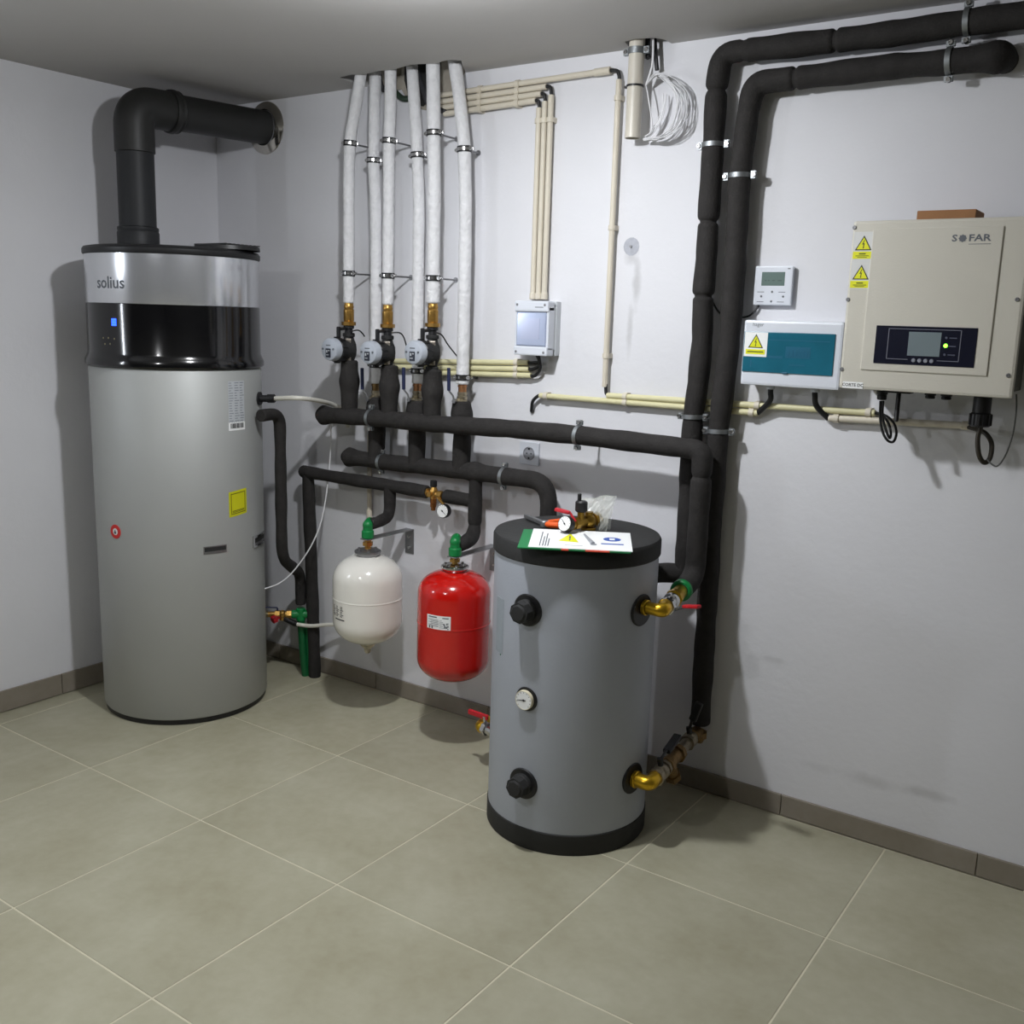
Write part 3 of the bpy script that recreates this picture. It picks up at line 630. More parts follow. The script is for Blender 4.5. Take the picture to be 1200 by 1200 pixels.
# ------------------------------------------------------------------ pressure reducer on the third pipe
T = thing('pressure_reducer', at(507, 579, Y=Y3), 'brass pressure reducing valve with black cap between black pipes', 'valve')
c = at(508, 578.5, Y=Y3); xd = V((1, 0, -.05)).normalized()
mb = MB(); mb.lathe([(0, -.022), (.012, -.020), (.017, -.012), (.019, 0), (.017, .014), (.012, .024), (.010, .03), (0, .03)], Matrix.Translation(c), 22)
mb.cyl(c-xd*.034, c+xd*.040, .0125, 18, bev=.001); mb.hexn(c-xd*.040, c-xd*.022, .0185); mb.hexn(c+xd*.026, c+xd*.046, .018); mb.cyl(c, c+V((0, -.03, 0)), .010, 14); build('valve_body', mb, M_brass, T)
mb = MB(); mb.cyl(c+V((0, 0, -.018)), c+V((0, 0, -.040)), .0125, 18, bev=.002); mb.hexn(c+V((0, 0, -.040)), c+V((0, 0, -.052)), .013); mb.cyl(c+V((0, 0, -.052)), c+V((0, 0, -.066)), .009, 16, bev=.001); build('spring_housing', mb, mat('bronze', (150, 96, 52), .4, metal=.85, var=.1), T)
mb = MB(); mb.cyl(c+V((0, 0, .026)), c+V((0, 0, .052)), .0135, 20, bev=.003); build('adjusting_cap', mb, M_black, T, 'black cap')
def gauge(T_, c, d, r, dep=.022, name='pressure_gauge', body=None, needle=2.2):
    M = frame(c, d)
    mb = MB(); mb.lathe([(0, -dep), (r*.92, -dep), (r, -dep*.8), (r, -.001), (r*.96, .001), (r*.9, 0)], M, 32); o = build(name, mb, body or M_black, T_)
    mb = MB(); mb.lathe([(0, 0), (r*.91, 0), (r*.91, -.002)], M @ Matrix.Translation((0, 0, .0004)), 32); f = build('dial', mb, M_paper, o, 'white dial')
    mb = MB(); N = M @ Matrix.Rotation(needle, 4, 'Z'); mb.prism([(-r*.05, -r*.25), (r*.05, -r*.25), (r*.02, r*.72), (-r*.02, r*.72)], N, .0006, .0014)
    mb.lathe([(0, .0018), (r*.1, .0018), (r*.12, .0006)], M, 10)
    for k in range(11):
        a = -2.3+4.6*k/10; mb.prism([(-r*.02, r*.74), (r*.02, r*.74), (r*.02, r*.86), (-r*.02, r*.86)], M @ Matrix.Rotation(a, 4, 'Z'), .0005, .0009)
    build('needle_and_scale', mb, M_ink, f); return o
gc = at(518.3, 599, Y=Y3-.05)
mb = MB(); mb.tube(fil([c+xd*.030, c+xd*.036+V((0, -.012, -.012)), gc+V((.002, .022, .012)), gc+V((.003, .018, 0))], .01), .006, 10); build('gauge_stem', mb, M_brass, T)
gauge(T, gc, (.1, -1, .1), .0265, .026, needle=-2.2)

# ------------------------------------------------------------------ expansion vessels with brackets
def vessel(C, ztop, zbot, r, m, lab, seam, cap=.9, name='expansion_vessel'):
    T = thing(name, (C.x, C.y, zbot), lab, 'expansion vessel')
    h = ztop-zbot; prof = [(0, zbot)]; e = cap
    bl, tl = e*r, e*r
    for k in range(1, 13): a = PI/2*k/12; prof.append((r*math.sin(a)**.8, zbot+bl*(1-math.cos(a))))
    prof.append((r, zbot+h*seam-.003)); prof += [(r+.0013, zbot+h*seam-.002), (r+.0013, zbot+h*seam+.002), (r, zbot+h*seam+.003)]
    for k in range(12, 0, -1): a = PI/2*k/12; prof.append((r*math.sin(a)**.8, ztop-tl*(1-math.cos(a))))
    prof.append((0, ztop))
    mb = MB(); mb.lathe(prof, Matrix.Translation((C.x, C.y, 0)), 72); build('tank_shell', mb, m, T); return T
pw = ppm((WT.x, WT.y, .6)); prr = ppm((RTk.x, RTk.y, .6))
zwt = at(431, 650, Y=-.25).z; zwb = at(431, 752, Y=-.25).z; zrt = at(533, 668, Y=-.25).z; zrb = at(533, 795, Y=-.25).z
rw = 41/pw*.995; rr_ = 43.2/prr*.995
def cyl_sheet(T_, C, r, q0, q1, m, name, lab, inset=.0):
    a0, z0, _ = hit(q0[0], q0[1], (C.x, C.y), r); a1, z1, _ = hit(q1[0], q1[1], (C.x, C.y), r)
    mb = MB(); patch(mb, (C.x, C.y), r+.0002, a0, a1, min(z0, z1), max(z0, z1), .0008, 8); o = build(name, mb, m, T_, lab) if m else None
    return o, (a0+a1)/2, (z0+z1)/2, abs(a1-a0)*r, abs(z1-z0)
def vfit(T_, C, zt, ring):
    mb = MB(); mb.lathe([(0, -.004), (.040, -.006), (.046, .004), (.051, .010), (.051, .017), (.044, .021), (.030, .020), (.022, .024), (.014, .025), (0, .025)], Matrix.Translation((C.x, C.y, zt)), 40)
    for k in range(6): a = k*PI/3+.3; mb.cyl((C.x+.037*math.cos(a), C.y+.037*math.sin(a), zt+.018), (C.x+.037*math.cos(a), C.y+.037*math.sin(a), zt+.026), .005, 10)
    build('top_flange', mb, ring, T_, 'metal top flange')
T = vessel(WT, zwt, zwb, rw, M_wtank, 'white enamelled expansion vessel hanging from a steel bracket, left of the red one', .53, cap=.72); vfit(T, WT, zwt, M_steel)
mb = MB(); mb.lathe([(0, zwb-.046), (.010, zwb-.046), (.014, zwb-.036), (.013, zwb-.028), (.024, zwb-.018), (.040, zwb+.002), (.05, zwb+.010)], Matrix.Translation((WT.x, WT.y, 0)), 24); build('bottom_nozzle', mb, mat('worn_nozzle', (190, 182, 160), .5, var=.5, vscale=50), T)
o, a, z, w, h = cyl_sheet(T, WT, rw, (391.5, 707), (404, 725), None, 'x', None); mb = MB(); g = random.Random(4)
for i in range(7):
    zz = z+h/2-(i+.5)*h/7
    for c_ in range(3):
        x0 = -w/2+w*c_/3; patch(mb, (WT.x, WT.y), rw+.0002, a+x0/rw, a+(x0+w/3*g.uniform(.3, .8))/rw, zz-.0012, zz+.0012, .0006, 2)
patch(mb, (WT.x, WT.y), rw+.0002, a-.02/rw, a+.035/rw, z-h/2-.012, z-h/2-.008, .0006, 3); build('printed_data', mb, M_ink, T)
T = vessel(RTk, zrt, zrb, rr_, M_red, 'glossy red expansion vessel hanging from a steel bracket beside the grey tank', .54, cap=.62); vfit(T, RTk, zrt, M_chrome)
mb = MB(); mb.lathe([(0, zrb-.010), (.005, zrb-.010), (.006, zrb), (.012, zrb+.004)], Matrix.Translation((RTk.x, RTk.y, 0)), 16); build('bottom_nozzle', mb, M_red, T)
o, a, z, w, h = cyl_sheet(T, RTk, rr_, (501, 719), (528, 740), M_paper, 'data_label', 'white printed data label'); mb = MB(); CR = (RTk.x, RTk.y)
def rb_(x0, x1, y0, y1): patch(mb, CR, rr_+.0010, a+x0*w/rr_, a+x1*w/rr_, z+y0*h, z+y1*h, .0005, 3)
rb_(-.42, -.05, .34, .42); rb_(.18, .42, .33, .40)
for i in range(6): rb_(-.42+.1*(i % 2), .02, .18-.09*i, .21-.09*i); rb_(.05, .16+.05*(i % 3), .18-.1*i, .2-.1*i)
rb_(-.40, -.34, -.42, -.22); rb_(-.28, -.22, -.42, -.22)
for i in range(5):
    for j in range(6):
        if g.random() < .55: rb_(.2+.045*i, .24+.045*i, -.40+.075*j, -.335+.075*j)
build('printed_data', mb, M_inkg, o)
def neck(C, zt, zel_, lab, xback, wallplate):
    # green elbow, brass nut: one fitting
    T = thing('elbow_fitting', (C.x, C.y, zt+.013), lab, 'pipe fitting', 'green elbow fittings')
    top = zel_
    mb = MB(); P = fil([(C.x, C.y, top-.035), (C.x, C.y, top), (C.x+xback*.6, C.y+.035, top+.001)], .022, 8); mb.tube(P, .0190, 18)
    mb.cyl((C.x, C.y, top-.056), (C.x, C.y, top-.024), .0240, 20, bev=.004); mb.sphere((C.x, C.y, top-.004), .0205, 18); build('green_elbow', mb, M_green, T)
    mb = MB(); z1 = top-.056; z0 = zt+.018; n = z1-z0
    mb.cyl((C.x, C.y, z0), (C.x, C.y, z1), .0115, 16); mb.hexn((C.x, C.y, z0+n*.40), (C.x, C.y, z0+n*.70), .0205); mb.hexn((C.x, C.y, z1-n*.16), (C.x, C.y, z1), .0185); mb.cyl((C.x, C.y, z0), (C.x, C.y, z0+n*.2), .0145, 16); build('brass_nipple', mb, M_brass, T)
    zb = top-.060
    B_ = thing('wall_bracket', (C.x, -.002, zb), wallplate, 'bracket', 'steel vessel brackets')
    mb = MB(); xo = -.0
    mb.box(C.x-.02, C.x+.02, C.y-.022, -.003, zb, zb+.004, b=.001); build('arm', mb, M_steel, B_)
    mb = MB(); mb.box(C.x-.0225, C.x+.0225, -.004, 0, zb-.10, zb+.004, b=.001); pl = build('wall_plate', mb, M_steel, B_)
    for dz in (-.03, -.075):
        mb = MB(); screw_head(mb, V((C.x, -.004, zb+dz)), (0, -1, 0), .007, .005); build('screw', mb, M_chrome, pl)
gz_w = at(430, 614, Y=-.25).z; gz_r = at(534, 634, Y=-.25).z
neck(WT, zwt, gz_w, 'green plastic elbow on a brass nipple above the white vessel', XWd-XW, 'steel angle bracket screwed to the wall, holding the white vessel')
neck(RTk, zrt, gz_r, 'green plastic elbow on a brass nipple above the red vessel', XRr-XRd, 'steel angle bracket screwed to the wall, holding the red vessel')

# ------------------------------------------------------------------ grey buffer tank
BC = (1.222, -.448); BR = .254; BM = Matrix.Translation((BC[0], BC[1], 0))
zr1 = hit(665, 979, BC, BR)[1]; zl0 = hit(675, 667, BC, BR)[1]; zl1 = zl0+.058
T = thing('buffer_tank', (BC[0], BC[1], 0), 'waist-high grey cylindrical buffer tank with black lid and base', 'tank')
mb = MB(); mb.lathe([(0, 0), (BR+.001, 0), (BR+.003, .004), (BR+.003, zr1-.003), (BR, zr1), (0, zr1)], BM, 96); build('base_band', mb, M_blackm, T)
mb = MB(); mb.lathe([(BR-.002, zr1-.01), (BR, zr1), (BR, zl0+.004), (BR-.004, zl0+.006)], BM, 128); build('jacket', mb, M_bufg, T)
mb = MB(); mb.lathe([(0, zl0), (BR+.002, zl0), (BR+.005, zl0+.004), (BR+.005, zl1-.012), (BR, zl1-.003), (BR-.012, zl1), (0, zl1)], BM, 96); build('lid', mb, M_blackm, T)
def onbuf(px, py):
    a, z, P = hit(px, py, BC, BR); n = V((math.cos(a), math.sin(a), 0)); return V((BC[0]+BR*n.x, BC[1]+BR*n.y, z)), n, a
for q in ((618, 715), (613, 918)):
    P, n, a = onbuf(*q); M = frame(P, n)
    mb = MB(); mb.lathe([(0, .004), (.046, .004), (.049, .001), (.049, -.012)], M, 36); o = build('port_rosette', mb, M_black, T)
    mb = MB(); mb.lathe([(.034, .003), (.034, .016), (.031, .020), (0, .020)], M, 28); mb.prism([(.032*math.cos(PI*k/4+.2), .032*math.sin(PI*k/4+.2)) for k in range(8)], M, .018, .045); mb.lathe([(.027, .045), (.022, .050), (0, .051)], M, 8); build('port_plug', mb, M_blackm, o)
P, n, a = onbuf(617, 819); M = frame(P, n)
mb = MB(); mb.lathe([(0, .003), (.036, .003), (.037, 0), (.037, -.008)], M, 32); o = build('gauge_seat', mb, M_black, T)
g_ = gauge(o, P+n*.016, n, .030, .013, 'thermometer', mat('cream_bezel', (216, 208, 182), .4), needle=1.7)
for q in ((752, 715), (741.5, 912)):
    P, n, a = onbuf(*q); M = frame(P, n); mb = MB(); mb.lathe([(0, .004), (.046, .004), (.049, .001), (.049, -.012)], M, 36); build('port_rosette', mb, M_black, T)
# small note on the left side and two printed dots
P, n, a = onbuf(586.5, 767); mb = MB(); mb.lathe([(0, .0008), (.003, .0008), (.003, 0)], frame(P, n), 8); build('ink_dot', mb, M_dgreen, T)
mb = MB(); patch(mb, BC, BR, hit(583, 730, BC, BR)[0]-.03, hit(590, 730, BC, BR)[0], hit(586, 765, BC, BR)[1], hit(586, 700, BC, BR)[1], .0007, 4); build('faded_label', mb, mat('faded_label', (152, 160, 168), .5, var=.05, vscale=80), T)
# -- upper right connection: yellow elbow, chrome valve, brass nut, green ring
P0, n0, a0 = onbuf(753, 714)
zE = P0.z; tgt = V((GE.x, GE.y-.0, GE.z))
zE = GE.z-.006; P0 = V((P0.x, P0.y, zE)); K = at(776, 716, Z=zE); K = P0+n0*.055 if (K-P0).length > .25 else K
d = (tgt-K).normalized(); Ltot = (tgt-K).length
T = thing('tank_valve', P0, 'brass and chrome ball valve with red lever joining the upper port of the grey tank', 'valve')
mb = MB(); PT = fil([P0-n0*.02, K, K+d*.045], .035, 10); mb.tube(PT, [.0185+.004*min(1, max(0, i/ (len(PT)-1)*1.6)) for i in range(len(PT))], 22); mb.lathe([(.019, 0), (.0235, .001), (.0235, .010), (.02, .012)], frame(P0+n0*.006, n0), 24); build('brass_elbow', mb, M_brassy, T)
Vc = K+d*(Ltot*.45)
mb = MB(); mb.hexn(K+d*.040, K+d*.058, .027, 8); mb.sphere(Vc, .026, 20); mb.cyl(K+d*.05, Vc+d*.04, .020, 20); build('valve_body', mb, M_chrome, T)
mb = MB(); mb.hexn(Vc+d*.022, Vc+d*.042, .028, 8); mb.cyl(Vc+d*.042, tgt-d*.012, .022, 22, bev=.002); mb.hexn(Vc+d*.046, Vc+d*.055, .026, 10); build('union_nut', mb, M_brassy, T)
mb = MB(); mb.cyl(tgt-d*.022, tgt+d*.012, .034, 28, bev=.004); build('green_ring', mb, M_green, T)
s_ = V((0, 0, -1)); sp = Vc+V((.012, -.030, -.006))
mb = MB(); mb.cyl(Vc, sp, .009, 14); mb.hexn(sp, sp+(sp-Vc).normalized()*.008, .011); 
hd = at(818, 711, Y=sp.y-.03); mb.tube([sp, sp+V((.015, -.008, -.008)), sp+(hd-sp)*.55], .0045, 8); LV = build('lever', mb, M_chrome, T)
mb = MB(); a_, b_ = sp+(hd-sp)*.5, hd+(hd-sp)*.05; M = frame(a_, b_-a_); mb.box(-.010, .010, -.005, .005, 0, (b_-a_).length, M, b=.003); build('lever_sleeve', mb, M_redp, LV, 'red lever sleeve')
# -- lower right connection
zE = BEND.z-.01; P0, n0, a0 = onbuf(742, 912)
bend = V((BEND.x, BEND.y-.005, 0)); K = P0+n0*.060
endL = at(818, 866, Y=YW); 
T = thing('strainer_valve_set', P0, 'brass strainer and black lever valves at the lower port of the grey tank', 'valve')
mb = MB(); e1 = V((endL.x, endL.y-.02, P0.z+.02)); d = (e1-K).normalized(); Lt = (e1-K).length
PT = fil([P0-n0*.02, K, K+d*.05], .038, 10); mb.tube(PT, .0225, 22); mb.lathe([(.022, 0), (.027, .001), (.027, .010), (.023, .012)], frame(P0+n0*.005, n0), 24); build('brass_elbow', mb, M_brassy, T)
mb = MB(); mb.hexn(K+d*.045, K+d*.065, .028, 8); mb.cyl(K+d*.06, K+d*.12, .020, 20); mb.sphere(K+d*.095, .026, 18); mb.hexn(K+d*.115, K+d*.13, .026, 8); build('first_valve', mb, mat('nickel_worn', (150, 140, 122), .4, metal=.8, var=.2, vscale=50), T)
S0 = K+d*.16; mb = MB(); mb.cyl(K+d*.125, K+d*.25, .022, 20); mb.hexn(K+d*.13, K+d*.15, .030, 8); mb.hexn(K+d*.225, K+d*.245, .030, 8)
yd = (d*.55+V((0, 0, -.8))).normalized(); mb.cyl(S0, S0+yd*.075, .020, 20); mb.hexn(S0+yd*.06, S0+yd*.085, .027, 6); mb.cyl(S0+yd*.085, S0+yd*.092, .019, 16); build('strainer', mb, M_brassd, T, 'brass y-shaped strainer')
mb = MB(); mb.cyl(K+d*.245, e1, .019, 20); mb.sphere(K+d*(Lt*.86), .026, 18); mb.hexn(K+d*(Lt*.78), K+d*(Lt*.82), .027, 8); build('second_valve', mb, MATS['nickel_worn'], T)
mb = MB(); PT = fil([e1-d*.03, e1+d*.012, V((endL.x, endL.y, endL.z+.0)), V((endL.x, endL.y, endL.z+.025))], .02, 8); mb.tube(PT, .0225, 20); mb.hexn((endL.x, endL.y, endL.z+.008), (endL.x, endL.y, endL.z+.028), .030, 8); build('corner_elbow', mb, M_brassd, T)
for (t0, q1) in ((.095, (789, 867)), (Lt*.86, (822, 828))):
    s0 = K+d*t0; s1 = s0+V((-.002, -.01, .038)); hd = s1+d*.15+V((.0, 0, .022)) if t0 < .2 else s1+V((.035, -.01, .105))
    mb = MB(); mb.cyl(s0, s1, .009, 12); mb.hexn(s1, s1+V((0, 0, .008)), .011); mb.tube([s1, s1+(hd-s1)*.3+V((0, 0, .006)), s1+(hd-s1)*.6], .005, 8); LV = build('lever', mb, M_black, T, 'black valve lever')
    mb = MB(); a_ = s1+(hd-s1)*.35; M = frame(a_, hd-a_); mb.box(-.013, .013, -.0075, .0075, 0, (hd-a_).length, M, b=.004); build('lever_sleeve', mb, M_black, LV)
# -- lower left connection
T = thing('drain_valve', at(566, 852, Y=-.45), 'small brass valve with red lever peeping out low on the left of the grey tank', 'valve')
c = at(565, 852, Y=-.34); dd = V((c.x-BC[0], c.y-BC[1], 0)).normalized(); pB = V((BC[0]+dd.x*BR, BC[1]+dd.y*BR, c.z))
mb = MB(); mb.cyl(pB-dd*.03, c-dd*.0, .017, 18); mb.hexn(c-dd*.030, c-dd*.012, .024); build('chrome_union', mb, M_chrome, T)
mb = MB(); mb.tube(fil([c-dd*.014, c+dd*.012, c+dd*.016+V((-.0, .05, .004))], .02), .021, 20); mb.sphere(c, .0225, 16); build('brass_elbow', mb, M_brassy, T)
mb = MB(); s1 = c+V((.012, .0, .038)); mb.cyl(c+V((.012, 0, 0)), s1, .007, 12); mb.hexn(s1, s1+V((0, 0, .006)), .009); LV = build('spindle', mb, M_chrome, T)
mb = MB(); h1 = s1+V((-.075, -.0, .003)); M = frame(s1+V((.012, 0, .003)), h1-s1); mb.box(-.006, .006, -.009, .009, 0, .085, M, b=.003); build('red_lever', mb, M_redp, T, 'red lever')

# ------------------------------------------------------------------ things on the lid
ZL = zl1
def lidM(px, py, ang, z=0.): p = at(px, py, Z=ZL); return Matrix.Translation((p.x, p.y, ZL+z)) @ Matrix.Rotation(ang, 4, 'Z')
k0, k1, k2, k3 = at(627, 621, Z=ZL+.005), at(741, 624, Z=ZL+.005), at(738, 648, Z=ZL+.005), at(617.6, 639.5, Z=ZL+.005)
ctr = (k0+k1+k2+k3)/4; ux = ((k1-k0)+(k2-k3)).normalized(); uy = V((-ux.y, ux.x, 0)); wX = ((k1-k0).length+(k2-k3).length)/2; wY = abs((k0-k3).dot(uy)+(k1-k2).dot(uy))/2
M = Matrix(((ux.x, uy.x, 0, ctr.x), (ux.y, uy.y, 0, ctr.y), (0, 0, 1, ZL+.0005), (0, 0, 0, 1)))
T = thing('green_booklet', (ctr.x, ctr.y, ZL), 'green and red edged booklet lying under the white manual on the tank lid', 'booklet')
mb = MB(); mb.box(-wX/2-.03, wX/2-.005, -wY/2-.006, wY/2-.004, 0, .0035, M); build('cover', mb, M_pgreen, T)
mb = MB(); mb.box(-wX*.18, -wX*.11, -wY/2-.0064, -wY/2+.01, .0002, .0037, M); mb.box(wX*.05, wX*.28, -wY/2-.0064, -wY/2+.01, .0002, .0037, M); build('red_edge_marks', mb, M_inko, T, 'coral red patches')
T = thing('manual_sheet', (ctr.x, ctr.y, ZL+.004), 'white instruction manual with yellow triangle and blue symbol on the tank lid', 'manual')
mb = MB(); mb.box(-wX/2, wX/2, -wY/2, wY/2, .0037, .0055, M); build('page', mb, M_paper, T)
mb = MB(); mb.prism([(x*wX, y*wY) for x, y in ((-.22, -.12), (-.02, -.16), (-.11, .30))], M, .0056, .0060); tr = build('yellow_triangle', mb, M_yel, T, 'yellow warning triangle')
mb = MB(); mb.box(-.118*wX, -.104*wX, -.0*wY, .14*wY, .0060, .0064, M); mb.box(-.118*wX, -.104*wX, -.08*wY, -.03*wY, .0060, .0064, M); build('exclamation_mark', mb, M_inkg, tr)
mb = MB(); mb.lathe([(0, .0004), (.026, .0004), (.026, 0)], M @ Matrix.Translation((.31*wX, .08*wY, .0056)), 24); mb.box(.20*wX, .42*wX, -.20*wY, -.15*wY, .0056, .006, M); cr_ = build('blue_symbol', mb, M_inkb, T, 'round blue symbol')
mb = MB(); mb.box(-.008, .008, -.012, .012, .0062, .0066, M @ Matrix.Translation((.31*wX, .08*wY, 0))); build('symbol_centre', mb, M_paper, cr_)
mb = MB(); g = random.Random(9)
for i, (x0, l) in enumerate(((-.40, .75), (-.37, .5), (-.345, .68), (-.32, .4))): mb.box(x0*wX, (x0+.011)*wX, -.42*wY, (-.42+l)*wY, .0056, .0059, M)
mb.box(-.15*wX, .02*wX, -.34*wY, -.33*wY, .0056, .0059, M)
build('printed_text', mb, M_inkg, T)
mb = MB(); mb.tube([M @ V((.03*wX, .28*wY, .0062)), M @ V((.12*wX, -.22*wY, .0062))], [.003, .007], 8); mb.cyl(M @ V((.125*wX, -.24*wY, .0058)), M @ V((.125*wX, -.24*wY, .0072)), .010, 14); build('printed_screw', mb, mat('grey_print', (150, 152, 158), .5), T)
# brass safety group
T = thing('safety_valve_group', lidM(685, 620, 0).translation, 'loose brass safety group with dial gauge, red lever and black cap on the tank lid', 'valve')
c = at(690, 609, Z=ZL+.035); cL = at(671, 612, Z=ZL+.036)
ax = (c-cL); ax.z = 0; ax.normalize(); zb = ZL+.03
c.z = zb; cL.z = zb
mb = MB(); mb.cyl(cL-ax*.01, c+ax*.03, .015, 20, bev=.001); mb.sphere(c, .024, 18); mb.hexn(c+ax*.018, c+ax*.042, .024, 8); mb.hexn(cL+ax*.005, cL+ax*.022, .019, 8)
mb.cyl(c+V((0, 0, -.029)), c+V((0, 0, .03)), .013, 16); mb.cyl(c+V((0, 0, -.029)), c+V((0, 0, -.018)), .024, 20, bev=.002)
md = (c+cL)/2; mb.cyl(md, md+V((0, 0, .034)), .011, 14); mb.cyl(c+ax*.03+V((0, 0, -.0)), c+ax*.05, .015, 16); build('brass_manifold', mb, M_brassd if False else mat('olive_brass', (150, 118, 46), .35, metal=.85, var=.15, vscale=60), T)
mb = MB(); q = md+V((0, 0, .034)); mb.cyl(q, q+V((0, 0, .034)), .019, 20, bev=.004); mb.cyl(q+V((-.008, 0, .03)), q+V((-.008, 0, .056)), .006, 12, bev=.002); build('black_cap', mb, M_black, T, 'black plastic cap')
gd = V((-.10, -1, .32)).normalized(); gq = at(661.5, 613.6, Y=cL.y-.035)
mb = MB(); mb.cyl(cL, gq-gd*.02, .008, 12); build('gauge_stem', mb, M_brass, T)
gauge(T, gq, gd, .0245, .024, needle=.8)
mb = MB(); a_ = at(668, 601, Y=cL.y+.0); b_ = at(652, 597, Y=cL.y-.01); M = frame(a_, b_-a_); mb.box(-.010, .010, -.005, .005, 0, (b_-a_).length+.004, M, b=.004); mb.cyl(a_, V((cL.x+.01, cL.y, zb+.01)), .004, 8); build('red_lever', mb, M_redp, T, 'red lever')
# pliers
T = thing('pliers', lidM(640, 614, 0).translation, 'steel pliers with orange handles lying on the tank lid behind the manual', 'pliers')
a_ = at(616, 604.5, Z=ZL+.012); b_ = at(638, 613.5, Z=ZL+.012); e_ = at(657, 611, Z=ZL+.012); e2_ = at(656, 616, Z=ZL+.012)
mb = MB(); M = frame(a_, b_-a_, (0, 0, 1)); mb.box(-.007, .007, -.006, .006, 0, (b_-a_).length, M, b=.002); mb.cyl(b_-V((0, 0, .011)), b_+V((0, 0, .009)), .014, 18, bev=.002); build('jaws', mb, M_steel, T)
for e in (e_, e2_):
    mb = MB(); P = smooth_curve([b_, b_*.6+e*.4+V((0, .004 if e is e_ else -.006, 0)), e], 5); mb.tube(P, [.006+.0035*min(1, i/4) for i in range(len(P))], 10); build('orange_handle', mb, M_orange, T, 'orange plastic handle')
# clear plastic bag
T = thing('plastic_bag', lidM(695, 616, 0).translation, 'crumpled clear plastic bag standing behind the brass group on the tank lid', 'bag')
g = random.Random(12); base = at(682, 617, Z=ZL+.001); mb = MB(); nx, nz = 12, 8; P0_ = at(672, 604, Y=c.y+.03); 
def bagp(i, j, s):
    u = i/nx; v = j/nz; x = -.055+.115*u+(v*.012)*(u-.4)*3; z = v*(.085+.03*u)+.002
    return V((c.x+x*.85+.0*s, c.y+.035+s*(.012+.012*math.sin(PI*u))*(1-v*.5)+.006*math.sin(9*u+4*v)+g.uniform(-.002, .002), ZL+z+.004*math.sin(11*u)*v))
for s in (-1, 1):
    vs_ = [bagp(i, j, s) for j in range(nz+1) for i in range(nx+1)]
    mb.add(vs_, [(j*(nx+1)+i, j*(nx+1)+i+1, (j+1)*(nx+1)+i+1, (j+1)*(nx+1)+i) for j in range(nz) for i in range(nx)], False)
build('film', mb, M_clear, T)

# ------------------------------------------------------------------ heater inlet: safety valve, green tee, floor pipe, hoses
T = thing('green_tee_pipe', V((TE.x, TE.y, 0)), 'green plastic tee and pipe rising from the floor behind the water heater', 'pipe')
mb = MB(); mb.cyl((TE.x, TE.y, TE.z-.028), (TE.x, TE.y, TE.z+.028), .020, 22, bev=.003); lft = (V((-1, -.9, 0))).normalized(); mb.cyl(V(TE)-lft*.030, V(TE)+lft*.04, .019, 22, bev=.003); build('tee', mb, M_green, T)
fg = V((TE.x+.004, TE.y+.03, 0))
mb = MB(); mb.tube([V((TE.x, TE.y, TE.z-.02)), V((TE.x+.002, TE.y+.01, .1)), V((TE.x+.004, TE.y+.02, .001))], .0165, 18); mb.tube([V((TE.x+.02, TE.y+.02, TE.z-.05)), V((TE.x+.022, TE.y+.03, .001))], .0105, 14); build('floor_pipe', mb, M_dgreen, T)
T = thing('safety_valve', at(330, 722, Y=-.2), 'small brass safety valve with red knob between the water heater and the green tee', 'valve')
v1 = V(TE)+lft*.04; v0 = V((v1.x, v1.y, v1.z))+lft*.12
mb = MB(); mb.cyl(v1, v0, .013, 16); mb.hexn(v1+lft*.0, v1+lft*.02, .019); mb.hexn(v1+lft*.05, v1+lft*.07, .019); mb.sphere(v1+lft*.04, .019, 14); mb.cyl(v1+lft*.04, v1+lft*.04+V((0, 0, -.026)), .012, 14); build('brass_body', mb, M_brass, T)
mb = MB(); mb.cyl(v0-lft*.02, v0+lft*.09, .014, 16); mb.hexn(v0+lft*.0, v0+lft*.018, .019); build('steel_union', mb, mat('worn_union', (150, 138, 110), .35, metal=.85, var=.2, vscale=60), T)
kn = v1+lft*.045+V((0, 0, -.006)); kd = V((-.25, -1, -.35)).normalized()
mb = MB(); mb.cyl(kn, kn+kd*.028, .010, 14); mb.cyl(kn+kd*.024, kn+kd*.046, .0155, 20, bev=.003)
for k in range(8): a = k*PI/4; mb.box(-.002, .002, .013, .0175, .024, .044, frame(kn, kd) @ Matrix.Rotation(a, 4, 'Z'))
build('red_knob', mb, M_redp, T, 'red knob')
dr = at(346, 731, Y=TE.y-.03); mb = MB(); mb.cyl(v1+lft*.03+V((0, 0, -.02)), dr, .012, 14); mb.cyl(dr+V((-.012, 0, 0)), dr+V((.012, .0, 0)), .012, 14, bev=.002); build('discharge_spout', mb, M_black, T)
l0 = v1+lft*.06+V((0, 0, .016)); mb = MB(); mb.cyl(v1+lft*.06, l0, .006, 10); mb.tube(fil([l0, l0+V((0, 0, .014)), l0+V((0, 0, .016))-lft*.0+lft*.05, l0+lft*.075+V((0, 0, .004))], .008), .0035, 8); build('wire_lever', mb, M_navy, T)
T = thing('discharge_hose', dr, 'short white hose running from the black spout to behind the white vessel', 'hose')
mb = MB(); P = smooth_curve([dr+V((.012, 0, 0)), at(365, 733.5, Y=-.10), at(385, 732, Y=-.07), at(400, 733, Y=-.05), at(412, 742, Y=-.035)], 8); mb.tube(P, .0085, 12); build('hose', mb, M_hose, T)
T = thing('condensate_hose', pN, 'white ribbed condensate hose from the water heater to behind the manifold end', 'hose')
P = resample(smooth_curve([pN, at(350, 466.5, Y=-.33), at(376, 470, Y=-.2), at(392, 475, Y=-.09), at(404, 482, Y=-.05), at(408, 500, Y=-.03)], 8), .006); mb = MB(); mb.tube(P, [.0085+.0012*(i % 2) for i in range(len(P))], 12); build('hose', mb, M_hose, T)
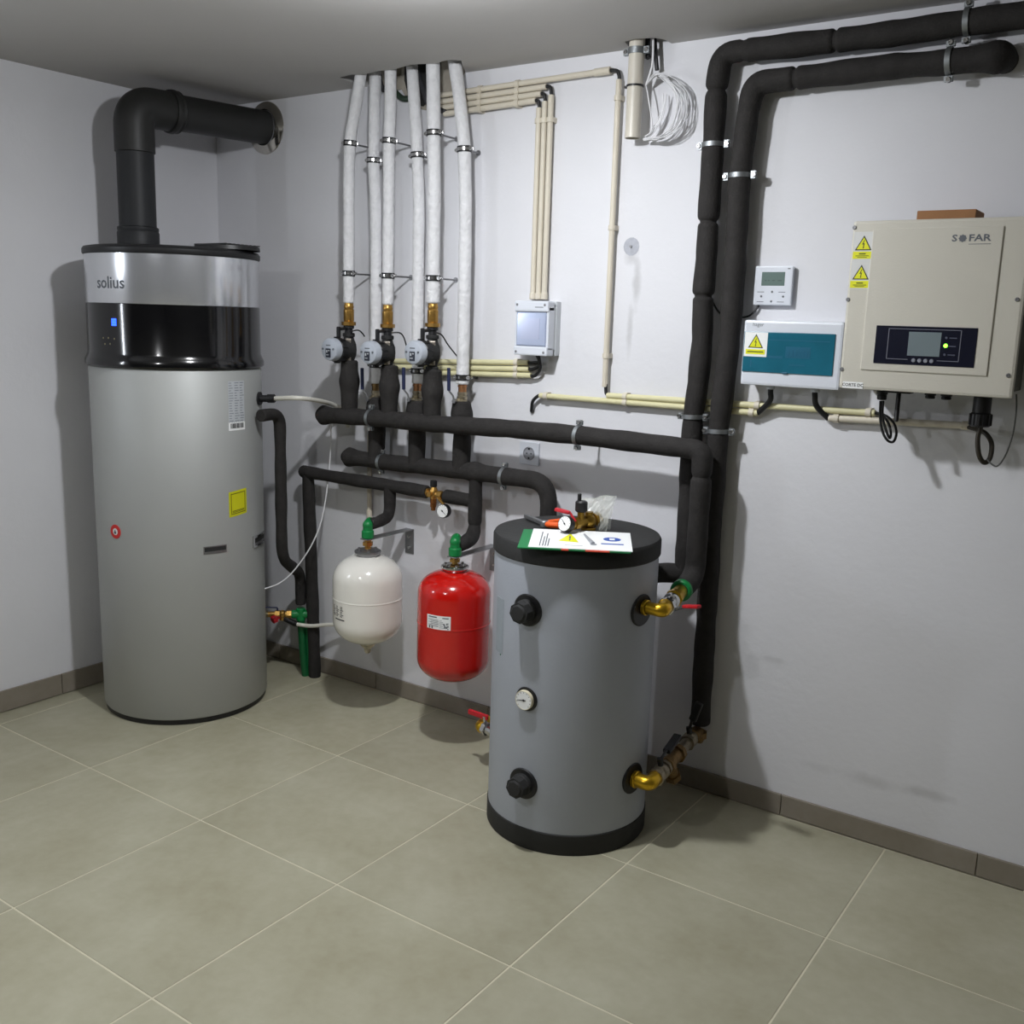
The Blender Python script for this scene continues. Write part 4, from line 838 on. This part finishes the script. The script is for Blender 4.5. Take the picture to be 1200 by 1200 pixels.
T = thing('sensor_cable', at(385, 520, Y=-.05), 'thin white cable sagging from the manifold end down to the water heater', 'cable')
mb = MB(); mb.tube(smooth_curve([at(388, 496, Y=-.06), at(386.5, 540, Y=-.06), at(379, 600, Y=-.13), at(366, 637, Y=-.19), at(345, 668, Y=-.25), at(328, 683, Y=-.3), at(310, 690, Y=-.36)], 8), .0028, 8); build('cable', mb, M_wcable, T)
T = thing('plastic_conduit', at(433, 600, Y=-.02), 'short upright ivory conduit on the wall behind the green elbow of the white vessel', 'conduit')
p = at(433, 560, Y=-.02); mb = MB(); mb.tube([V((p.x, -.02, 1.10)), V((p.x, -.02, at(434, 640, Y=-.02).z))], .0095, 14); build('tube', mb, M_cream, T)
mb = MB(); q = at(433, 603, Y=-.02); mb.cyl((p.x, -.02, q.z-.02), (p.x, -.02, q.z+.02), .012, 14, bev=.001); build('coupling', mb, M_cream, T)

# ------------------------------------------------------------------ cream cable conduits
YC = -.022
def saddle(T_, p, t, r=.0105, w=.016):
    mb = MB(); band(mb, p, t, r, w, .003, 18); M = frame(p, t); y0 = V(p)
    if abs(V(t).z) < .5: mb.box(y0.x-w/2, y0.x+w/2, y0.y, 0, y0.z-r-.003, y0.z+r+.003, b=.001)
    else: mb.box(y0.x-r-.003, y0.x+r+.003, y0.y, 0, y0.z-w/2, y0.z+w/2, b=.001)
    build('conduit_clip', mb, M_cream, T_)
def conduit(lab, horiz, vert, m, clips_h=(), clips_v=(), group=None, bend=None, r=.0100, couple=()):
    T_ = thing('plastic_conduit', (horiz or vert)[0], lab, 'conduit', group)
    for seg_ in (horiz, vert):
        if seg_: mb = MB(); mb.tube(seg_, r, 14); build('tube', mb, m, T_)
    if bend: mb = MB(); mb.tube(smooth_curve(bend, 6), .0062, 10); build('cable', mb, M_cable, T_, 'black cable at the bend')
    for p in couple:
        mb = MB(); mb.tube([p[0], p[1]], r+.0025, 14); build('coupling', mb, m, T_)
    for p in clips_h: saddle(T_, p, (1, 0, 0))
    for p in clips_v: saddle(T_, p, (0, 0, 1))
    return T_
def hor(q0, q1, z=None): a, b = at(*q0, Y=YC), at(*q1, Y=YC); zz_ = z if z is not None else (a.z+b.z)/2; return V((a.x, YC, a.z)), V((b.x, YC, b.z))
G_ = 'cream conduits by the ceiling'
# topmost
a, b = hor((514, 112), (715, 82.5)); vt, vb = at(724, 94, Y=YC), at(710, 453, Y=YC); vx = (vt.x+vb.x)/2; vt.x = vb.x = vx
def yat(a_, b_, x): return a_+(b_-a_)*((x-a_.x)/(b_.x-a_.x))
xc1, xc2 = at(607, 98, Y=YC).x, at(563, 104, Y=YC).x
bp = [b-V((.006, 0, 0)), b+(V((vx, YC, b.z))-b)*.72+V((0, -.0, -.004)), V((vx, YC, vt.z+.012)), V((vx, YC, vt.z-.01))]
TC = conduit('topmost cream conduit under the ceiling, turning down at the ivory drain pipe', (a, b), (vt, vb), M_cream, [yat(a, b, xc1), yat(a, b, xc2)], [V((vx, YC, at(725, 115, Y=YC).z)), V((vx, YC, at(719, 267, Y=YC).z)), V((vx, YC, at(711, 417, Y=YC).z))], G_, bp, couple=[(yat(a, b, at(697, 86, Y=YC).x), b)])
rows = [((516, 119.5), (640, 101.5), (645, 112), (638.5, 349), 'second cream conduit from the ceiling, outermost bend down to the small breaker box'),
        ((516, 126.5), (634, 110), (637.5, 119.5), (632, 349), 'third cream conduit from the ceiling, middle bend down to the small breaker box'),
        ((521, 133.5), (627.5, 118), (630.5, 127), (625.5, 349), 'lowest ceiling conduit, innermost bend down to the small breaker box')]
for q0, q1, q2, q3, lab in rows:
    a, b = hor(q0, q1); t_, e_ = at(*q2, Y=YC), at(*q3, Y=YC); vx = (t_.x+e_.x)/2; t_.x = e_.x = vx
    bd = [b-V((.006, 0, 0)), b+V(((vx-b.x)*.7, 0, -.002)), V((vx, YC, t_.z+.010)), V((vx, YC, t_.z-.008))]
    zc_ = at(641, 141, Y=YC).z
    conduit(lab, (a, b), (t_, e_), M_cream, [yat(a, b, xc1), yat(a, b, xc2)], [V((vx, YC, zc_))], G_, bd, couple=[(V((vx, YC, e_.z+.014)), V((vx, YC, e_.z-.004)))])
# three below the breaker box
for (q0, q1, lab) in (((462, 423), (619, 425), 'upper of three cream conduits left of the breaker box underside'), ((462, 430), (619.5, 432.5), 'middle of three cream conduits left of the breaker box underside'), ((500, 436.5), (622, 440), 'lower of three cream conduits left of the breaker box underside')):
    a, b = hor(q0, q1); e = at(627+(q1[1]-425)*.12, 421, Y=YC-.02)
    conduit(lab, (a, b), None, M_cream2, [yat(a, b, at(605.5, 431, Y=YC).x)], (), 'cream conduits below the breaker box', [b-V((.01, 0, 0)), b+V((.018, 0, .0)), V((e.x+.012, YC-.012, (b.z+e.z)/2)), e+V((.004, 0, .02))])
# lower right run
z_ = None
a, b = hor((712, 463.5), (1025, 484)); 
conduit('upper long cream conduit running right from the bent drop to below the inverter', (a, b), None, M_cream2, [yat(a, b, at(733, 466, Y=YC).x), yat(a, b, at(888, 475, Y=YC).x), yat(a, b, at(1018, 484, Y=YC).x)], (), 'long cream conduits at mid wall', [vb+V((TC.location.x*0, 0, 0)) if False else V((at(710, 450, Y=YC).x, YC, at(710, 450, Y=YC).z)), at(710.5, 461, Y=YC), a+V((.012, 0, 0))])
a, b = hor((633, 463.5), (888, 484)); s0 = at(623, 482, Y=-.0); s0.y = .0
conduit('lower long cream conduit starting at a black cable from a wall hole', (a, b), None, M_cream2, [yat(a, b, at(733, 472, Y=YC).x), yat(a, b, at(640, 464, Y=YC).x), yat(a, b, at(881, 484, Y=YC).x)], (), 'long cream conduits at mid wall', [s0, at(623, 480, Y=-.014), at(624.5, 470, Y=YC), at(631, 463.8, Y=YC), a+V((.012, 0, 0))], )
a, b = hor((972, 490), (1137, 499))
conduit('cream conduit under the inverter ending at the big black connector', (a, b), None, M_cream, [yat(a, b, at(980, 491, Y=YC).x)], (), 'long cream conduits at mid wall', couple=[(b-V((.02, 0, 0)), b)])

# ------------------------------------------------------------------ small breaker box with window
YBf = -.085; zT = at(602, 352, Y=YBf); zB = at(602, 415.5, Y=YBf); xR = at(641.5, 384, Y=YBf).x; x0, x1, z1, z0 = zT.x, xR, (zT.z), zB.z
x0 = (zT.x+zB.x)/2; w = x1-x0; h = z1-z0; M = WM(x0, 0, z0)
T = thing('breaker_box', (x0+w/2, 0, z0), 'small pale grey breaker box with smoky window on the wall', 'electrical box')
mb = MB(); mb.box(0, w, 0, h, 0, .030, M, b=.004); mb.box(.004, w-.002, .02, h-.02, .028, .055, M, b=.004); build('back_box', mb, M_devg, T)
mb = MB(); mb.box(0, w, h*.80, h, .040, .085, M, b=.006); mb.box(0, w, 0, h*.17, .040, .085, M, b=.006); mb.box(0, .010, .02, h-.02, .040, .078, M, b=.003); mb.box(w-.010, w, .02, h-.02, .040, .078, M, b=.003); mb.box(.004, w-.004, .006, h-.006, .040, .060, M, b=.004); CV = build('front_cover', mb, M_dev, T)
mb = MB(); mb.box(.0095, w-.0095, h*.175, h*.795, .058, .082, M, b=.004); WN = build('hinged_window', mb, M_win, T, 'smoky violet-grey window')
mb = MB(); mb.box(.028, w-.035, h*.3, h*.68, .0820, .0828, M); build('switch_row', mb, mat('faint_switch', (176, 182, 206), .15, metal=.2), WN)
mb = MB(); mb.box(w*.62, w*.86, h*.875, h*.895, .085, .0856, M); build('maker_mark', mb, mat('faint_ink', (150, 154, 160), .6), CV)
for (sx, sy) in ((.012, h-.014), (w-.014, h-.014), (.012, .012), (w-.014, .012)):
    mb = MB(); screw_head(mb, M @ V((sx, sy, .085)), (0, -1, 0), .0045, .002); build('screw', mb, M_steel, CV)

# ------------------------------------------------------------------ wall thermostat
YT = -.022; tl, tr_, br, bl = at(885.5, 311.7, Y=YT), at(929.7, 311.7, Y=YT), at(926.5, 358, Y=YT), at(882, 357.5, Y=YT)
x0, x1, z0, z1 = (tl.x+bl.x)/2, (tr_.x+br.x)/2, (bl.z+br.z)/2, (tl.z+tr_.z)/2; w = x1-x0; h = z1-z0; M = WM(x0, 0, z0)
T = thing('wall_thermostat', (x0+w/2, 0, z0), 'square white wall controller with grey screen above the teal-windowed box', 'thermostat')
mb = MB(); mb.box(.003, w-.003, .003, h-.003, 0, .010, M); mb.box(0, w, 0, h, .009, .022, M, b=.004); build('housing', mb, M_dev, T)
mb = MB(); mb.box(w*.19, w*.80, h*.50, h*.85, .0215, .0226, M, b=.0004); sc = build('screen', mb, M_lcdg, T, 'grey-green screen')
mb = MB()
for k, (cx_, cw) in enumerate(((.28, .05), (.36, .05), (.47, .08), (.62, .1))): mb.box(w*cx_, w*(cx_+cw), h*.62, h*.64, .0226, .0229, M)
build('screen_segments', mb, mat('seg', (66, 82, 78), .5), sc)
mb = MB()
for (cx_, cy_) in ((.49, .345), (.21, .225), (.79, .225), (.485, .10)): mb.lathe([(0, .0012), (.003, .0012), (.0035, 0)], M @ Matrix.Translation((w*cx_, h*cy_, .022)), 12)
for (x_, y_) in ((.1, .33), (.66, .33), (.1, .08), (.64, .08)): mb.box(w*x_, w*(x_+.18), h*y_, h*(y_+.015), .0218, .0223, M)
mb.box(w*.86, w*.93, h*.92, h*.945, .0218, .0224, M); build('keys', mb, M_inkg, T)
T = thing('thermostat_cable', at(888, 360, Y=-.008), 'short black cable from the wall controller to behind the black pipes', 'cable')
mb = MB(); mb.tube(smooth_curve([at(890, 356, Y=-.008), at(885, 364, Y=-.012), at(877, 370.5, Y=-.012), at(865, 371.8, Y=-.01), at(845, 368, Y=-.008), at(834, 352, Y=-.006)], 6), .0032, 8); build('cable', mb, M_cable, T)

# ------------------------------------------------------------------ warning signs helper
def bolt_sign(par, M, s):
    """triangle electric-hazard sign with base at y=0, side s"""
    def tri(k, dy=0): hh = s*.87; cy = hh/3; return [(-s/2*k, cy-cy*k), (s/2*k, cy-cy*k), (0, cy+(hh-cy)*k)]
    mb = MB(); mb.prism(tri(1), M, 0, .0004); o = build('hazard_triangle', mb, M_ink, par)
    mb = MB(); mb.prism(tri(.80), M, .0004, .0007); build('triangle_field', mb, M_yel, par)
    mb = MB(); k = s; mb.prism([(.02*k, .60*k), (-.09*k, .33*k), (-.005*k, .36*k), (-.02*k, .16*k), (-.05*k, .17*k), (.0, .08*k), (.05*k, .18*k), (.02*k, .17*k), (.06*k, .42*k), (-.02*k, .39*k), (.06*k, .60*k)], M, .0007, .0010); build('lightning_bolt', mb, M_ink, par)
def caption(par, M, w_, h_, lines):
    mb = MB(); mb.box(-w_/2, w_/2, -h_/2, h_/2, 0, .0005, M); build('caption_strip', mb, M_yel, par)
    mb = MB()
    for (y_, l_, t_) in lines: mb.box(-l_*w_/2, l_*w_/2, y_*h_-t_*h_/2, y_*h_+t_*h_/2, .0005, .0008, M)
    build('caption_text', mb, mat('olive_print', (90, 96, 10), .6), par)

# ------------------------------------------------------------------ distribution box with teal window
YX = -.095; tl, bl, br = at(872.5, 374.5, Y=YX), at(866.8, 451, Y=YX), at(977.5, 456.5, Y=YX)
x0 = (tl.x+bl.x)/2; x1 = at(983, 410, Y=YX).x; z1 = tl.z; z0 = (bl.z+br.z)/2; w = x1-x0; h = z1-z0; M = WM(x0, 0, z0)
T = thing('distribution_box', (x0+w/2, 0, z0), 'white distribution box with teal transparent door, left of the inverter', 'electrical box')
mb = MB(); mb.box(.004, w, .006, h-.006, 0, .060, M, b=.004); mb.box(0, w+.01, 0, h, .055, .095, M, b=.008); HS = build('housing', mb, M_dev, T)
def wq(px, py, Y): p = at(px, py, Y=Y); return p.x-x0, p.z-z0
(a0x, a0z), (a1x, a1z) = wq(873, 388, YX), wq(976, 441, YX)
a1x = w-.012; mb = MB(); mb.box(a0x, a1x, a1z, a0z, .094, .0985, M, b=.002); DR = build('door', mb, M_teal, T, 'teal transparent door')
mb = MB(); dw = a1x-a0x; dh = a0z-a1z
mb.box(a0x+dw*.48, a0x+dw*.75, a1z+dh*.38, a1z+dh*.66, .0985, .0990, M)
for k in range(6): mb.box(a0x+dw*(.50+.04*k), a0x+dw*(.525+.04*k), a1z+dh*.42, a1z+dh*.56, .0990, .0996, M)
mb.box(a0x+dw*.25, a0x+dw*.95, a1z+dh*.80, a1z+dh*.82, .0985, .0988, M); mb.box(a0x+dw*.27, a0x+dw*.45, a1z+dh*.36, a1z+dh*.42, .0985, .0988, M); mb.box(a0x+dw*.53, a0x+dw*.70, a1z+dh*.20, a1z+dh*.23, .0985, .0988, M)
mb.box(a0x+dw*.09, a0x+dw*.105, a1z+dh*.12, a1z+dh*.3, .0985, .0988, M)
build('breaker_row', mb, M_teald, DR, 'row of breakers behind the door')
mb = MB(); mb.box(a0x+dw*.46, a0x+dw*.52, a1z-.001, a1z+.004, .0975, .1015, M, b=.001); build('door_latch', mb, M_teald, DR)
(s0x, s0z), (s1x, s1z) = wq(873.5, 389, YX-.004), wq(898, 418.5, YX-.004)
mb = MB(); mb.box(s0x, s1x, s1z, s0z, .0986, .0994, M); ST = build('warning_sticker', mb, M_paper, T, 'white sticker with yellow electric hazard triangle')
sw = s1x-s0x; sh_ = s0z-s1z; Ms = M @ Matrix.Translation((s0x+sw*.5, s1z+sh_*.36, .0994)); bolt_sign(ST, Ms, sw*.66)
caption(ST, M @ Matrix.Translation((s0x+sw*.5, s1z+sh_*.20, .0994)), sw*.84, sh_*.2, [(0, .85, .25)])
mb = text_mesh('hager', .016, M @ Matrix.Translation((w*.155, h*.93, .095)), .0004); build('lettering', mb, M_inkg, HS, 'small grey lettering on the top edge')
for (q0, q1, q2, lab) in (((903, 456), (902, 470), (888, 484), 'left black cable curving from the distribution box into the conduit'), ((955, 459), (957, 476), (971, 490.5), 'right black cable curving from the distribution box into the conduit')):
    T_ = thing('box_cable', at(*q0, Y=-.045), lab, 'cable', 'cables under the distribution box')
    mb = MB(); mb.tube(smooth_curve([at(q0[0], q0[1]-2, Y=-.05), at(q0[0], q0[1]+4, Y=-.05), at(*q1, Y=-.04), at(*q2, Y=YC)], 8), .0085, 12); build('cable', mb, M_cable, T_)
    mb = MB(); p = at(q0[0], q0[1], Y=-.05); mb.cyl((p.x, p.y, z0-.012), (p.x, p.y, z0+.008), .013, 14); build('cable_gland', mb, M_devg, T_)

# ------------------------------------------------------------------ inverter
YI = -.21; tl = at(1000, 259, Y=YI); bl = at(982, 456, Y=YI); br = at(1186, 466, Y=YI)
x0 = (tl.x+bl.x)/2; x1 = br.x; z0 = (bl.z+br.z)/2; z1 = tl.z; w = x1-x0; h = z1-z0; M = WM(x0, 0, z0); D = .21
T = thing('solar_inverter', (x0+w/2, 0, z0), 'large cream solar inverter with dark display panel on the right of the wall', 'inverter')
mb = MB(); mb.box(.012, w-.012, .012, h-.012, .0, .19, M, b=.004); build('heat_sink_body', mb, M_invs, T)
mb = MB(); mb.box(0, w, 0, h, .185, D, M, b=.008); FC = build('front_cover', mb, M_inv, T)
def iq(px, py): p = at(px, py, Y=YI-.006); return p.x-x0, p.z-z0
(p0x, p0z), (p1x, p1z) = iq(1023, 268), iq(1156, 441)
Dp = .0035
mb = MB(); mb.box(p0x, p1x, p1z, p0z, D-.002, D+Dp, M, b=.0055); RP = build('raised_panel', mb, M_inv, T)
def quad(pxs, d=Dp): return [(lambda p: (p.x-x0, p.z-z0))(at(a_, b_, Y=YI-d)) for a_, b_ in pxs]
c4 = quad([(1027.7, 381.3), (1146.5, 384.5), (1141, 430.5), (1023, 426)]); bx0, bx1 = (c4[0][0]+c4[3][0])/2, (c4[1][0]+c4[2][0])/2; bz1, bz0 = (c4[0][1]+c4[1][1])/2, (c4[2][1]+c4[3][1])/2
mb = MB(); mb.box(bx0, bx1, bz0, bz1, D+Dp, D+Dp+.0015, M, b=.0005); BZ = build('display_panel', mb, M_bezel, T, 'dark navy display panel')
bw = bx1-bx0; bh = bz1-bz0; Df = D+Dp+.0015
def bb(mb_, u0, u1, v0, v1, d0=0, d1=.0006): mb_.box(bx0+bw*u0, bx0+bw*u1, bz0+bh*v0, bz0+bh*v1, Df+d0, Df+d1, M)
mb = MB(); L_ = .008
for (u0, u1, v0, v1) in ((.13, .85, .92, .935), (.13, .137, .14, .93), (.845, .852, .14, .93), (.13, .35, .13, .145), (.64, .85, .13, .145)): bb(mb, u0, u1, v0, v1)
build('panel_outline', mb, M_bezell, BZ)
mb = MB(); bb(mb, .34, .66, .24, .86, 0, .001); LC = build('display', mb, M_lcd, BZ, 'pale grey LCD display')
mb = MB(); c = M @ V((bx0+bw*.71, bz0+bh*.53, Df)); mb.lathe([(0, .0015), (.004, .0015), (.0052, 0)], frame(c, (0, -1, 0)), 14); build('status_led', mb, M_ledg, BZ, 'lit green status light')
mb = MB()
for v in (.73, .30): c = M @ V((bx0+bw*.71, bz0+bh*v, Df)); mb.lathe([(0, .001), (.0028, .001), (.0032, 0)], frame(c, (0, -1, 0)), 10)
for v in (.73, .52, .30): bb(mb, .74, .81, v-.012, v+.012, 0, .0005)
build('status_marks', mb, mat('dim_marks', (84, 88, 104), .5), BZ)
for k in range(4):
    mb = MB(); c = M @ V((bx0+bw*(.41+.06*k), bz0+bh*.12, Df)); mb.lathe([(0, .0022), (.0045, .0022), (.0055, .001), (.0055, 0)], frame(c, (0, -1, 0)), 14); build('key', mb, MATS['panel'] if 'panel' in MATS else mat('key_grey', (140, 142, 152), .4), BZ)
c = iq(1138, 279); Mt = M @ Matrix.Translation((c[0], c[1], D+Dp)); 
mb = text_mesh('S', .0235, Mt @ Matrix.Translation((-.040, 0, 0)), .0004, 1.25, bold=.0006); o = mb
m2 = text_mesh('FAR', .0235, Mt @ Matrix.Translation((.020, 0, 0)), .0004, 1.3, bold=.0006); mb.add(m2.v, m2.f)
mb.lathe([(0, .0006), (.0085, .0006), (.0085, 0)], Mt @ Matrix.Translation((-.0205, 0, 0)), 18)
for k in range(8): mb.box(-.0010, .0010, .0085, .0098, 0, .0006, Mt @ Matrix.Translation((-.0205, 0, 0)) @ Matrix.Rotation(k*PI/4, 4, 'Z'))
mb.box(-.005, .048, -.0155, -.0140, 0, .0004, Mt); build('lettering', mb, M_inkg, RP, 'dark lettering reading SOFAR with a sun for the O')
# warning sheet
(s0x, s0z), (s1x, s1z) = [(lambda p: (p.x-x0, p.z-z0))(at(*q, Y=YI)) for q in ((996.5, 272), (1020, 339))]
s0x = .006; s1x = s0x+.056; mb = MB(); mb.box(s0x, s1x, s1z, s0z, D, D+.0007, M); SS = build('warning_sheet', mb, mat('sheet_white', (212, 212, 210), .4), T, 'pale sheet with two yellow electric hazard signs')
sw = s1x-s0x; sh_ = s0z-s1z
for k in range(2):
    yb = s1z+sh_*(.68 if k == 0 else .17); bolt_sign(SS, M @ Matrix.Translation((s0x+sw*.5, yb, D+.0007)), sw*.80)
    caption(SS, M @ Matrix.Translation((s0x+sw*.48, yb-sh_*.085, D+.0007)), sw*.92, sh_*.125, [(.18, .35, .18), (-.1, .7, .1), (-.3, .5, .08)])
for q in ((1001.5, 266.7), (993.7, 351), (986.5, 432.6), (1192, 351), (1181.5, 440)):
    p = at(*q, Y=YI); mb = MB(); screw_head(mb, V((p.x, YI, p.z)), (0, -1, 0), .0055, .003); build('screw', mb, M_steel, FC)
c = at(1000, 451.3, Y=YI-.001); mb = MB(); Ml = WM(c.x, YI, c.z); mb.box(-.030, .026, -.009, .009, 0, .0006, Ml); CL = build('name_tag', mb, M_paper, T, 'white tag reading CORTE DC')
mb = text_mesh('CORTE DC', .0118, Ml @ Matrix.Translation((-.002, 0, .0006)), .0003, 1., bold=.0002); build('lettering', mb, M_ink, CL)
# underside connectors
def ip(px, py, Y): return at(px, py, Y=Y)
zb = z0
YG = -.13
for (px, r, l, nm) in ((1033.5, .013, .030, 'cable_gland'), (1090, .013, .018, 'port_cap'), (1109, .013, .018, 'port_cap')):
    p = ip(px, 465, YG); mb = MB(); mb.cyl((p.x, YG, zb-.0), (p.x, YG, zb-l*.5), r*1.15, 18, bev=.001); mb.cyl((p.x, YG, zb-l*.5), (p.x, YG, zb-l), r, 18, bev=.002); build(nm, mb, M_black, T)
p = ip(1053, 464, YG); mb = MB(); mb.box(p.x-.035, p.x+.035, YG-.02, YG+.02, zb-.008, zb+.012, b=.002); pe = ip(1050, 494, YG-.02); mb.cyl((p.x, YG, zb), pe, .0065, 14, bev=.002); build('antenna', mb, M_black, T, 'black stick antenna')
p = ip(1152, 466, YG); pe = ip(1149, 500, YG); mb = MB(); mb.cyl((p.x, YG, zb+.01), (p.x, YG, pe.z+.03), .023, 24, bev=.002); mb.cyl((p.x, YG, pe.z+.038), (p.x, YG, pe.z), .027, 12, bev=.004)
for k in range(12): a = k*PI/6; mb.box(-.003, .003, .024, .029, .004, .034, Matrix.Translation((p.x, YG, pe.z)) @ Matrix.Rotation(a, 4, 'Z'))
build('big_connector', mb, M_black, T, 'large black round connector')
pc_ = V((p.x, YG, pe.z))
T_ = thing('looped_cable', pc_, 'thick black cable hanging in a narrow loop from the big inverter connector', 'cable')
mb = MB(); mb.tube(smooth_curve([pc_+V((.006, 0, .01)), at(1146, 512, Y=YG), at(1147, 532, Y=YG), at(1153, 542, Y=YG+.01), at(1160, 537, Y=YG+.02), at(1162, 520, Y=YG+.025), at(1155, 508, Y=YG+.03), at(1145, 503.5, Y=YG+.06), at(1134, 500, Y=YC)], 7), .0065, 10); build('cable', mb, mat('brown_black', (44, 38, 28), .5), T_)
T_ = thing('sensor_wire', at(1190, 470, Y=-.17), 'thin dark wire drooping in an arc from the right edge of the inverter', 'cable')
mb = MB(); mb.tube(smooth_curve([at(1191, 462, Y=-.17), at(1191, 480, Y=-.17), at(1187, 508, Y=-.16), at(1179, 532, Y=-.15), at(1169, 546, Y=-.14), at(1161, 543, Y=-.13), at(1157, 538, Y=-.125)], 7), .0022, 8); build('cable', mb, mat('grey_wire', (70, 70, 68), .5), T_)
pg = ip(1033.5, 470, YG)
T_ = thing('looped_cable', pg, 'pair of thin black cables looping below the left gland of the inverter', 'cable')
for (dx, lst) in ((0, [(1032, 470), (1031.5, 488), (1034, 505), (1040, 516), (1047, 517.5), (1050.5, 508), (1048, 497), (1041, 489), (1033, 485), (1027, 483.5)]), (1, [(1035, 470), (1034, 486), (1037, 500), (1042, 513), (1044, 509), (1042, 498), (1037, 490), (1032, 486), (1026, 484.5)])):
    n_ = len(lst); mb = MB(); mb.tube(smooth_curve([at(a_, b_, Y=YG+(.11*max(0, (j-3))/(n_-4))) for j, (a_, b_) in enumerate(lst)], 7), .0036, 10); build('cable', mb, M_cable, T_)
# cardboard box on top
p = at(1074, 256, Y=-.165); q = at(1143, 256, Y=-.165)
T_ = tag(build('cardboard_box', MB().box(p.x, q.x, -.165, -.055, z1-.012, z1+.026, b=.002), M_card), 'flat brown cardboard box lying on top of the inverter', 'box')

# ------------------------------------------------------------------ socket
tl, br = at(608, 519, Y=-.01), at(631.5, 544, Y=-.01); cx_, cz_ = (tl.x+br.x)/2, (tl.z+br.z)/2; s = .0425
M = WM(cx_, 0, cz_); T = thing('wall_socket', (cx_, 0, cz_), 'square white wall socket between the two black manifolds', 'socket')
mb = MB(); mb.box(-s, s, -s, s, 0, .009, M, b=.002); build('face_plate', mb, M_dev, T)
mb = MB(); mb.lathe([(.021, .0095), (.0225, .012), (.024, .0125), (.025, .009)], M, 36); mb.lathe([(0, .0092), (.021, .0092)], M, 30); RC = build('round_recess', mb, mat('socket_inner', (150, 152, 158), .4), T)
mb = MB()
for sx in (-.0095, .0095): mb.cyl(M @ V((sx, 0, .0092)), M @ V((sx, 0, .0100)), .003, 10)
mb.box(-.003, .003, -.020, -.014, .0092, .012, M); mb.box(-.003, .003, .014, .020, .0092, .012, M); build('contacts', mb, M_ink, RC)

# ------------------------------------------------------------------ ivory drain pipe with cable coil
YQ = -.060; pt = at(747, 50, Y=YQ); pb = at(741, 162, Y=YQ); xx = (pt.x+pb.x)/2; rq = 9.1/ppm(pb)
T = thing('drain_pipe', (xx, YQ, pb.z), 'stubby ivory plastic pipe hanging open-ended from the ceiling', 'pipe')
mb = MB(); mb.lathe([(rq-.003, pb.z+.004), (rq-.003, pb.z), (rq, pb.z), (rq, H+.08), (0, H+.08)], Matrix.Translation((xx, YQ, 0)), 36); mb.lathe([(rq-.003, pb.z+.004), (rq-.003, H+.07), (0, H+.07)], Matrix.Translation((xx, YQ, 0)), 36); build('tube', mb, M_pvc, T)
pcp = at(746, 60, Y=YQ).z; pipe_clamp(T, (xx, YQ, pcp), (0, 0, 1), rq, (1, 0, 0), M_zinc, w=.02, ear=.02)
zt_ = at(744, 101, Y=YQ).z; mb = MB(); band(mb, V((xx, YQ, zt_)), (0, .0, 1), rq, .006, .003); mb.box(xx-rq-.012, xx-rq, YQ-.004, YQ+.004, zt_-.004, zt_+.004, b=.001); build('cable_tie', mb, M_black, T, 'black cable tie')
T = thing('cable_coil', at(782, 128, Y=-.05), 'coil of thin white cable tied to the ivory pipe near the ceiling', 'cable coil')
g = random.Random(21); tp = at(757, 100, Y=-.045)
for k in range(15):
    f = g.uniform(.72, 1.03); yy = -.05+g.uniform(-.025, .02); j = lambda w_=2.: g.uniform(-w_, w_)
    pts_ = [tp, at(757+(772-757)*f+j(1), 91+j(2)-4*f, Y=yy), at(757+35*f+j(), 95+j(3), Y=yy), at(757+47*f+j(), 112+j(3), Y=yy+.01), at(757+49*f+j(), 130+j(4), Y=yy+.01), at(757+40*f+j(), 148+j(3), Y=yy), at(757+22*f+j(), 161+j(2), Y=yy), at(755+j(), 163+j(1.5), Y=-.045)]
    if k % 3 == 0: pts_ += [at(762+j(), 158, Y=-.04), at(775+j(3), 135+j(6), Y=-.035), at(779+j(3), 112+j(4), Y=-.035)]
    mb = MB(); mb.tube(smooth_curve(pts_, 7), .0016, 6); build('loop', mb, M_wcable, T)
mb = MB(); mb.tube(smooth_curve([tp, at(762, 85, Y=-.05), at(765, 70, Y=-.05), V((at(764, 60, Y=-.05).x, -.05, H+.05))], 6), .0035, 8); mb.tube(smooth_curve([tp, at(760, 116, Y=-.05), at(764, 150, Y=-.05), at(756, 160, Y=-.05)], 6), .0022, 6); build('lead', mb, M_wcable, T)
T = thing('loose_conduit_end', at(770, 60, Y=-.03), 'dark bundle of cable ends poking from the ceiling beside the ivory pipe', 'cable')
mb = MB(); x_ = at(768, 55, Y=-.035).x; mb.tube(smooth_curve([V((x_-.01, -.035, H+.06)), V((x_, -.035, H-.02)), at(770, 82, Y=-.03)], 6), .007, 10); mb.tube(smooth_curve([V((x_-.035, -.03, H+.06)), V((x_-.03, -.03, H-.02)), at(760, 68, Y=-.03)], 6), .009, 10); build('cable_end', mb, M_cable, T)
# dark cables behind the white risers, in the ceiling opening
for (l0, l1, lab) in (([(486, 78), (491, 92), (497, 108), (503, 122), (522, 131)], .010, 'dark cable sloping from the ceiling opening to the cream conduits'), ([(443, 90), (446, 100), (450, 105)], .012, 'short dark cable end behind the second riser at the ceiling')):
    T = thing('ceiling_cable', at(*l0[0], Y=-.04), lab, 'cable')
    P = [at(*q, Y=-.045 if i < len(l0)-1 else YC) for i, q in enumerate(l0)]; P[0].z = H+.04
    mb = MB(); mb.tube(smooth_curve(P, 6), l1, 10); build('cable', mb, mat('dark_conduit', (52, 52, 56), .6), T)
c = at(471, 115, Y=-.012); T = tag(build('green_cable_end', MB().tube(smooth_curve([c+V((-.04, .0, .03)), c, c+V((.035, 0, -.004)), c+V((.05, .012, .01))], 5), .011, 10), mat('dull_green', (44, 62, 48), .6)), 'dull green corrugated cable end poking out of the broken plaster', 'cable')
